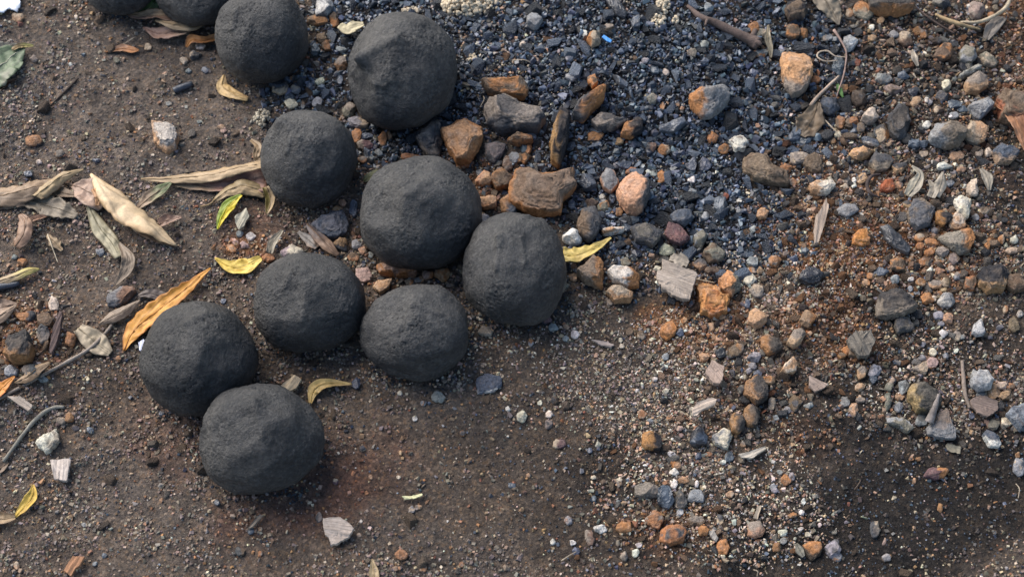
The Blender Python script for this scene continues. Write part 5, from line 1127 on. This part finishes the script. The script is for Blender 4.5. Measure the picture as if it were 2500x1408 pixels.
_SZ = [(20, 'tiny'), (30, 'small'), (44, 'medium'), (999, 'sizeable')]
_k = 0
for tok in SMALL.replace('\n', '').split(';'):
    a = tok.split()
    x, y, w, h = map(float, a[:4])
    if w < 2:
        continue
    _k += 1
    cc = a[4]
    r_ = np.random.default_rng(4000 + _k)
    size = max(w, h)
    noun = {'O': 'clay lump', 'OB': 'clay lump', 'RD': 'clay lump', 'OT': 'clay pebble', 'S': 'stone chip', 'K': 'charcoal bit'}.get(cc, 'pebble' if size < 34 else 'stone')
    sz = [s for lim, s in _SZ if size < lim][0]
    shp = 'oblong' if max(w, h) / min(w, h) > 1.6 else ('blocky' if r_.random() < .0 else '')
    lab = None
    for skip in range(0, 8):
        ph, d = beside(x, y, skip)
        t = ' '.join(q for q in (sz, shp, DESC[cc], noun, ph) if q)
        if t not in used_labels and len(t.split()) <= 16:
            lab = t
            break
    used_labels.add(lab)
    col = C[cc] * r_.uniform(.85, 1.15) * (1 + r_.uniform(-.06, .06, 3))
    if cc in ('O', 'OB', 'RD', 'OT'):
        col = col * .74 + soil_color(np.array([x]), np.array([y]), ground_at(x, y)[:, :2])[0] * .30
    alt = C[['BR', 'GB', 'DG', 'T', 'O'][r_.integers(5)]] if cc not in ('W', 'CR', 'S', 'LS', 'K') else col * .6
    nm = {'clay lump': 'clay_lump', 'clay pebble': 'clay_pebble', 'stone chip': 'stone_chip', 'charcoal bit': 'charcoal_piece', 'pebble': 'pebble', 'stone': 'stone'}[noun]
    rock(nm, lab, {'clay pebble': 'pebble', 'stone chip': 'stone', 'charcoal bit': 'charcoal'}.get(noun, noun), (x, y, w, h), col, alt, ['n', 'n', 'r', 'l', 't', 'rim'][r_.integers(6)], bal=.3, flat=r_.uniform(.42, .75), ang=r_.uniform(.6, 1.0),
         seed=5000 + _k * 7, sub=4 if size > 30 else 3, sink=.42, mat=M_CHAR if cc in ('S', 'K') else None, smooth=(cc not in ('S', 'K')), rgh=r_.uniform(.7, 1.5))

# cream granular clumps (each one sticky clump of grains)
def clump(label, cx, cy, w, h, n, gr, seed, col=(.55, .46, .33)):
    r = np.random.default_rng(seed)
    V0, F0 = ico(1)
    a = r.uniform(0, 2 * math.pi, n); q = np.sqrt(r.uniform(0, 1, n))
    px, py = cx + q * np.cos(a) * w / 2, cy + q * np.sin(a) * h / 2
    P = ground_at(px, py, .001)
    s = px_scale(P[0])
    P[:, 2] += (1 - q ** 2) * r.uniform(0, 1, n) * min(w, h) * .35 * s
    o0 = P.mean(0)
    V, F, Cc = [], [], []
    for i in range(n):
        rr = gr * s * r.uniform(.6, 1.25)
        v = V0 * rr * (1 + .25 * fbm(V0 * 1.7 + i, seed, 1))[:, None] + P[i] - o0
        F.append(F0 + len(V) * len(V0)); V.append(v)
        Cc.append(np.repeat((np.array(col) * r.uniform(.75, 1.2))[None], len(V0), 0))
    o = obj('crumb_clump', mk_mesh('crumb_clump', np.vstack(V), np.vstack(F), np.vstack(Cc)), M_ROCK, loc=o0)
    tag(o, label, 'crumb clump')
    occupy(cx, cy, w * .4, h * .4)
clump('large cream granular clump at the top edge right of the knobbed ball', 1145, 10, 150, 56, 230, 6.0, 1)
clump('yellowish granular clump at the top edge left of the thick twig', 1618, 16, 34, 36, 60, 5, 2)
clump('crumbly cream clump in the charcoal below the top edge', 1606, 50, 34, 36, 50, 5, 3)
clump('tiny cream clump right of the crumbly cream clump', 1648, 50, 14, 16, 14, 4.5, 4)
clump('small cream clump on the knobbed ball upper rim side', 1000, 26, 44, 14, 30, 5, 5)
clump('tiny yellow grain clump right of the knobbed ball', 1152, 142, 24, 18, 22, 4, 6)
clump('yellow grain clump left of the chipped-peak ball top', 640, 290, 40, 44, 50, 5, 7, (.42, .37, .28))
clump('pinkish grain clump on the long orange shard foot', 1255, 270, 36, 24, 30, 4.5, 8, (.5, .33, .22))
# ------------------------------------------------------------------ loose chips and pebbles, each its own object, sharing a few meshes
def hull_mesh(seed, aspect=(1, .7, .5), npts=11, box=.6):
    r = np.random.default_rng(seed)
    p = r.normal(size=(npts, 3)); p /= np.linalg.norm(p, axis=1)[:, None]
    p = np.sign(p) * np.abs(p) ** box
    p *= np.array(aspect)
    bm = bmesh.new()
    vs = [bm.verts.new(tuple(x)) for x in p]
    res = bmesh.ops.convex_hull(bm, input=vs)
    bmesh.ops.delete(bm, geom=[g for g in res['geom_interior'] if isinstance(g, bmesh.types.BMVert)], context='VERTS')
    bm.normal_update()
    bm.verts.index_update()
    V = np.array([v.co[:] for v in bm.verts]); F = np.array([[v.index for v in f.verts] for f in bm.faces if len(f.verts) == 3])
    bm.free()
    return V, F
CHIPS = [hull_mesh(i, (1, r_[0], r_[1]), 10 + i % 4, .55) for i, r_ in enumerate([(.8, .55), (.6, .45), (.45, .35), (.9, .7), (.7, .35), (.35, .3), (.85, .5), (.6, .6), (.5, .25), (.95, .6)])]
def peb_shape(seed, sub=2, asp=(1, .85, .7)):
    V, F = ico(sub)
    r = np.random.default_rng(seed)
    p = V.copy()
    for _ in range(8):
        q = r.normal(size=3); q /= np.linalg.norm(q)
        p = p - q[None] * np.maximum(0, p @ q - r.uniform(.45, .85))[:, None]
    p = p * 1.25
    p = p * (1 + .16 * fbm(V * 1.5, seed, 2) + .07 * fbm(V * 4, seed + 1, 2))[:, None]
    return p * np.array(asp), F
PEBS = [peb_shape(i, 3, a) for i, a in enumerate([(1, .85, .7), (1, .7, .6), (1, .95, .8), (1, .6, .5), (1, .8, .55), (1, .9, .65), (1, .75, .7), (1, .65, .45)])]
CHIP_ME = [mk_mesh('charcoal_chip', V, F, (1, 1, 1), False) for V, F in CHIPS]
PEB_ME = [mk_mesh('pebble', V, F, (1, 1, 1), True) for V, F in PEBS]
STONE_ME = [mk_mesh('stone_chip', V * [1.05, 1.05, 1.15], F, (1, 1, 1), False) for V, F in CHIPS]
for m in STONE_ME: m.materials.append(M_PEB)
PEB_ME = PEB_ME[:4] + STONE_ME
for m in CHIP_ME: m.materials.append(M_CHIP)
for m in PEB_ME[:4]: m.materials.append(M_PEB)

def rand_rot(r, n, flat=.35):
    a = r.uniform(0, 2 * math.pi, n); b = r.normal(0, flat, n); c = r.normal(0, flat, n)
    ca, sa, cb, sb, cc, sc = np.cos(a), np.sin(a), np.cos(b), np.sin(b), np.cos(c), np.sin(c)
    M = np.zeros((n, 3, 3))
    M[:, 0, 0] = ca * cb; M[:, 0, 1] = ca * sb * sc - sa * cc; M[:, 0, 2] = ca * sb * cc + sa * sc
    M[:, 1, 0] = sa * cb; M[:, 1, 1] = sa * sb * sc + ca * cc; M[:, 1, 2] = sa * sb * cc - ca * sc
    M[:, 2, 0] = -sb; M[:, 2, 1] = cb * sc; M[:, 2, 2] = cb * cc
    return M, np.c_[c, b, a]

def sample(r, n, dens, pad=120, maxtry=60, avoid=OCC):
    X, Y = np.zeros(0), np.zeros(0)
    for _ in range(maxtry):
        x = r.uniform(-pad, W0 + pad, 6000); y = r.uniform(-pad, H0 + pad, 6000)
        ok = (r.uniform(0, 1, 6000) < dens(x, y)) & ~occ_at(x, y, avoid)
        X, Y = np.r_[X, x[ok]], np.r_[Y, y[ok]]
        if len(X) >= n:
            break
    return X[:n], Y[:n]

def coal(x, y): return blobs(x, y, Z_COAL, 1)
def mixz(x, y): return blobs(x, y, Z_MIX, 2)
def pale(x, y): return blobs(x, y, Z_PALE, 7)
def upr(x, y): return blobs(x, y, [(2230, 240, 330, 270, 0, 1), (2290, 540, 220, 170, 0, .8), (2030, 440, 180, 130, 0, .7), (1870, 780, 130, 130, 0, .6)], 71)
def orng(x, y): return blobs(x, y, Z_ORNG, 4)
def dark(x, y): return blobs(x, y, Z_DARK, 3)

CHARC = np.array([[.045, .053, .068], [.026, .030, .038], [.070, .084, .108], [.100, .118, .148], [.055, .065, .083], [.030, .030, .032], [.034, .040, .051], [.14, .155, .18], [.020, .021, .024]]) * np.array([.94, 1.0, 1.05])
PALEC = np.array([[.46, .38, .28], [.52, .46, .37], [.42, .30, .21], [.34, .27, .20], [.42, .27, .18], [.28, .25, .22], [.56, .51, .43]])
ORNGC = np.array([[.25, .13, .065], [.31, .155, .075], [.19, .11, .065], [.33, .215, .14], [.20, .09, .05], [.16, .095, .06]])
GREYC = np.array([[.17, .168, .165], [.115, .117, .122], [.20, .19, .17], [.075, .078, .083], [.25, .24, .22]])
BRNC = np.array([[.16, .115, .08], [.22, .165, .12], [.125, .09, .065], [.28, .20, .14], [.09, .07, .055], [.19, .165, .14], [.07, .055, .045]])

def placed(xs_, ys_, sizes):
    """thin out so that individuals do not interpenetrate"""
    keep, cell = [], {}
    for i in range(len(xs_)):
        cx, cy = int(xs_[i] // 40), int(ys_[i] // 40)
        ok = True
        for dx in (-1, 0, 1):
            for dy in (-1, 0, 1):
                for j in cell.get((cx + dx, cy + dy), ()):
                    if math.hypot(xs_[i] - xs_[j], ys_[i] - ys_[j]) < .42 * (sizes[i] + sizes[j]):
                        ok = False
        if ok:
            keep.append(i); cell.setdefault((cx, cy), []).append(i)
    return np.array(keep, int)

def individuals(name, n, dens, lo, hi, meshes, pal, seed, descr, cat, group):
    r = np.random.default_rng(seed)
    x, y = sample(r, int(n * 1.9), dens, pad=10)
    sz = lo + (hi - lo) * r.beta(1.3, 2.6, len(x))
    k = placed(x, y, sz)[:n]
    x, y, sz = x[k], y[k], sz[k]
    P0 = ground_at(x, y)
    s = px_scale(P0)
    rad = sz * .5 * s
    P = ground_at(x, y, rad * .15)
    M, E = rand_rot(r, len(x), .4)
    SC = soil_color(x, y, P[:, :2])
    for i in range(len(x)):
        o = bpy.data.objects.new(name, meshes[r.integers(len(meshes))])
        COL.objects.link(o)
        o.location = P[i]; o.rotation_euler = E[i]
        o.scale = rad[i] * np.array([1.12, 1.12, 1.05]) * r.uniform(.9, 1.1, 3)
        c = pal[r.integers(len(pal))] * r.uniform(.75, 1.2)
        if pal is not CHARC:
            c = c * .78 + SC[i] * .22
        o.color = (*c, 1)
        ph, d = beside(x[i], y[i])
        tag(o, descr + ' ' + ph.replace('just ', ''), cat, group)
        occupy(x[i], y[i], sz[i] * .36, sz[i] * .36)

individuals('charcoal_chip', 300, lambda x, y: coal(x, y) ** 1.3, 20, 58, CHIP_ME, CHARC, 1, 'loose blue black charcoal chip', 'charcoal', 'loose charcoal chips')
individuals('slate_pebble', 240, lambda x, y: .12 * coal(x, y) + mixz(x, y) * .35 + .55 * upr(x, y), 14, 32, PEB_ME, GREYC, 2, 'loose grey slate pebble', 'pebble', 'loose grey pebbles')
individuals('clay_crumb', 260, lambda x, y: np.clip(.06 * coal(x, y) + .2 * mixz(x, y) + .45 * upr(x, y) + .8 * orng(x, y) + .008, 0, 1), 12, 30, PEB_ME, ORNGC, 3, 'loose orange clay crumb', 'clay crumb', 'loose orange clay crumbs')
individuals('pale_pebble', 300, lambda x, y: np.clip(.05 * coal(x, y) + .25 * mixz(x, y) + .5 * upr(x, y) + .8 * pale(x, y) + .01, 0, 1), 10, 24, PEB_ME, PALEC, 4, 'loose pale cream pebble', 'pebble', 'loose pale pebbles')
individuals('brown_pebble', 300, lambda x, y: np.clip((.25 * mixz(x, y) + .7 * upr(x, y)) * (1 - .7 * dark(x, y)) + .03, 0, 1) * (1 - .8 * coal(x, y)), 12, 38, PEB_ME, BRNC, 5, 'loose earthy brown pebble', 'pebble', 'loose brown pebbles')

# ------------------------------------------------------------------ what nobody could count: grit and crumbs
def low_shape(seed):
    r = np.random.default_rng(seed)
    V = np.array([[-1, -1, -1], [1, -1, -1], [1, 1, -1], [-1, 1, -1], [-1, -1, 1], [1, -1, 1], [1, 1, 1], [-1, 1, 1]], float) * .72
    V = V * r.uniform(.55, 1.15, (8, 3))
    F = np.array([[0, 2, 1], [0, 3, 2], [4, 5, 6], [4, 6, 7], [0, 1, 5], [0, 5, 4], [1, 2, 6], [1, 6, 5], [2, 3, 7], [2, 7, 6], [3, 0, 4], [3, 4, 7]])
    return V, F
LOW = [low_shape(i) for i in range(14)]
MID = [peb_shape(50 + i, 1, a) for i, a in enumerate([(1, .85, .7), (1, .7, .6), (1, .95, .8), (1, .6, .5), (1, .8, .55)])]

def stuff(name, n, dens, lo, hi, shapes, pal, seed, label, mat, pw=2.6, smooth=False, lift=.12, avoid=OCC_BALL, pad=220, sat=.2, local=0.0):
    r = np.random.default_rng(seed)
    x, y = sample(r, n, dens, pad, 400, avoid)
    n = len(x)
    sz = lo + (hi - lo) * r.beta(1.0, pw, n)
    P0 = ground_at(x, y)
    rad = sz * .5 * ((P0 - CAM) @ FWD) / FPX
    P = ground_at(x, y, rad * lift)
    M, E = rand_rot(r, n, .7)
    kind = r.integers(0, len(shapes), n)
    asp = r.uniform(.65, 1.2, (n, 3))
    if local:
        loc_c = soil_color(x, y, P[:, :2])
        base_c = pal[r.integers(0, len(pal), n)] * (1 - local) + loc_c * local * r.uniform(.75, 1.6, n)[:, None]
    else:
        base_c = pal[r.integers(0, len(pal), n)]
    col = base_c * r.uniform(.7, 1.25, n)[:, None] * (1 + r.uniform(-.5, .5, (n, 3)) * sat)
    Vs, Fs, Cs, off = [], [], [], 0
    for k, (V0, F0) in enumerate(shapes):
        i = np.where(kind == k)[0]
        if not len(i):
            continue
        v = V0[None] * asp[i][:, None] * rad[i][:, None, None]
        v = np.einsum('nij,nkj->nki', M[i], v) + P[i][:, None]
        Vs.append(v.reshape(-1, 3))
        Fs.append((F0[None] + (np.arange(len(i)) * len(V0))[:, None, None]).reshape(-1, 3) + off)
        off += len(i) * len(V0)
        Cs.append(np.repeat(col[i], len(V0), 0))
    o = obj(name, mk_mesh(name, np.vstack(Vs), np.vstack(Fs), np.vstack(Cs), smooth), mat)
    tag(o, label, 'gravel', None, 'stuff')
    return o

def smoothc(x, y): return 1 - .85 * blobs(x, y, [(1150, 1180, 420, 190, 5, 1), (700, 1290, 300, 130, 0, .8), (420, 220, 220, 170, 0, .75), (330, 1180, 200, 150, 0, .6)], 66)
def left(x, y): return np.clip(1 - .8 * coal(x, y), 0, 1)
stuff('charcoal_grit', 9000, lambda x, y: coal(x, y) ** 1.2, 7, 30, CHIPS, CHARC, 11, 'blue black charcoal grit covering the upper middle ground', M_CGRIT, 2.4, avoid=OCC)
stuff('charcoal_dust_grit', 9000, coal, 3, 10, LOW, CHARC, 12, 'fine black charcoal crumbs between the chips', M_CGRIT, 1.6)
stuff('scattered_charcoal_crumbs', 2600, lambda x, y: np.clip(.10 + .5 * mixz(x, y) + .2 * dark(x, y), 0, 1) * left(x, y), 4, 15, LOW, CHARC, 13, 'small black charcoal crumbs scattered over the brown soil', M_CGRIT, 2.6)
stuff('pale_gravel', 6000, lambda x, y: np.clip(pale(x, y) + .12 * mixz(x, y) + .03 * coal(x, y), 0, 1), 4, 17, CHIPS, PALEC, 14, 'fine pale gravel strewn over the right hand ground', M_GRIT, 2.4, False, avoid=OCC)
stuff('pale_grains', 5200, lambda x, y: np.clip(.9 * pale(x, y) + .15 * mixz(x, y) + .05 + .07 * coal(x, y), 0, 1) * (1 - .6 * dark(x, y)), 2.2, 7, LOW, PALEC, 15, 'tiny pale mineral grains scattered across the ground', M_GRIT, 2.0)
stuff('mixed_gravel', 12500, lambda x, y: np.clip(mixz(x, y) * .6 + .4 * upr(x, y) + .04, 0, 1) * left(x, y), 4, 24, CHIPS, np.vstack([BRNC, ORNGC, GREYC, PALEC[:5] * .8, BRNC[:3] * 1.3]), 16, 'mixed brown orange and grey fine gravel', M_GRIT, 2.8, False, local=.3, avoid=OCC)
stuff('clay_grit', 9000, lambda x, y: np.clip(orng(x, y) + .12 * mixz(x, y) + .035, 0, 1) * left(x, y) * (1 - .6 * dark(x, y)), 2.5, 12, LOW, ORNGC, 17, 'orange fired clay grit', M_GRIT, 1.8)
stuff('soil_crumbs', 29000, lambda x, y: (.06 + .94 * sstep(-.15, .45, fbm(np.c_[x, y] / 55, 77, 3))) * left(x, y) * smoothc(x, y) * (1 - .75 * dark(x, y)), 3, 17, LOW, np.array([[.15, .118, .092], [.12, .095, .075], [.17, .14, .115], [.20, .165, .13], [.13, .11, .095], [.10, .082, .068], [.24, .19, .14]]), 18, 'brown earth crumbs lying loose on the trodden soil', M_GRIT, 3.0, local=.8, avoid=OCC_BALL)
stuff('dark_soil_crumbs', 6000, lambda x, y: np.clip(dark(x, y) * .9 + .06, 0, 1), 2, 10, LOW, np.vstack([CHARC[:3], BRNC[:3] * .45]), 19, 'dark sooty earth crumbs on the blackened soil', M_GRIT, 2.4)
stuff('tan_grains', 15000, lambda x, y: (.10 + .95 * sstep(-.05, .5, fbm(np.c_[x, y] / 70, 99, 3))) * left(x, y) * smoothc(x, y) * (1 - .8 * dark(x, y)), 4, 15, LOW + MID[:2], np.array([[.26, .19, .13], [.33, .24, .16], [.38, .30, .22], [.30, .18, .10], [.22, .19, .16], [.46, .39, .30], [.10, .09, .085], [.17, .13, .10]]), 20, 'tan sand grains and tiny pebbles strewn over the soil', M_GRIT, 2.8, False)
# black crumbs shed around the foot of each ball
BOX = [a_ for a_ in ANCHORS if 'ball' in a_[2]]
def footring(x, y):
    w = np.zeros(len(x))
    for (cx, cy, ph, rad) in BOX:
        d = np.hypot((x - cx) / rad, (y - cy - rad * .12) / (rad * .95))
        w = np.maximum(w, sstep(1.30, .98, d))
    return w * sstep(-.35, .45, fbm(np.c_[x, y] / 45, 123, 2))
stuff('shed_charcoal_crumbs', 2600, footring, 3, 14, LOW, CHARC[[0, 1, 5, 6, 8]], 21, 'black crumbs shed around the feet of the charcoal balls', M_BALL, 2.6)
FIB = [(640, 545, 700, 560), (705, 440, 690, 470), (1430, 855, 1452, 862), (1370, 1368, 1410, 1345), (2100, 1170, 2085, 1195), (2480, 1180, 2486, 1215), (206, 1318, 226, 1345), (1180, 235, 1172, 262), (860, 1085, 905, 1072), (1840, 1390, 1848, 1408), (2395, 1060, 2375, 1045), (300, 110, 330, 92), (2210, 700, 2232, 690), (1250, 148, 1300, 156)]
for k_, (x0_, y0_, x1_, y1_) in enumerate(FIB):
    ph, d = beside((x0_ + x1_) / 2, (y0_ + y1_) / 2)
    twig('straw_fibre', 'hair thin dry fibre ' + ph, 'fibre', [(x0_, y0_), ((x0_ + x1_) / 2 + 6, (y0_ + y1_) / 2 - 5), (x1_, y1_)], [1.2, 1.5, 1.0], (.34, .28, .21) if k_ % 2 else (.12, .09, .07), lift=[1, 3, 1], seed=300 + k_, sides=5, n=10)
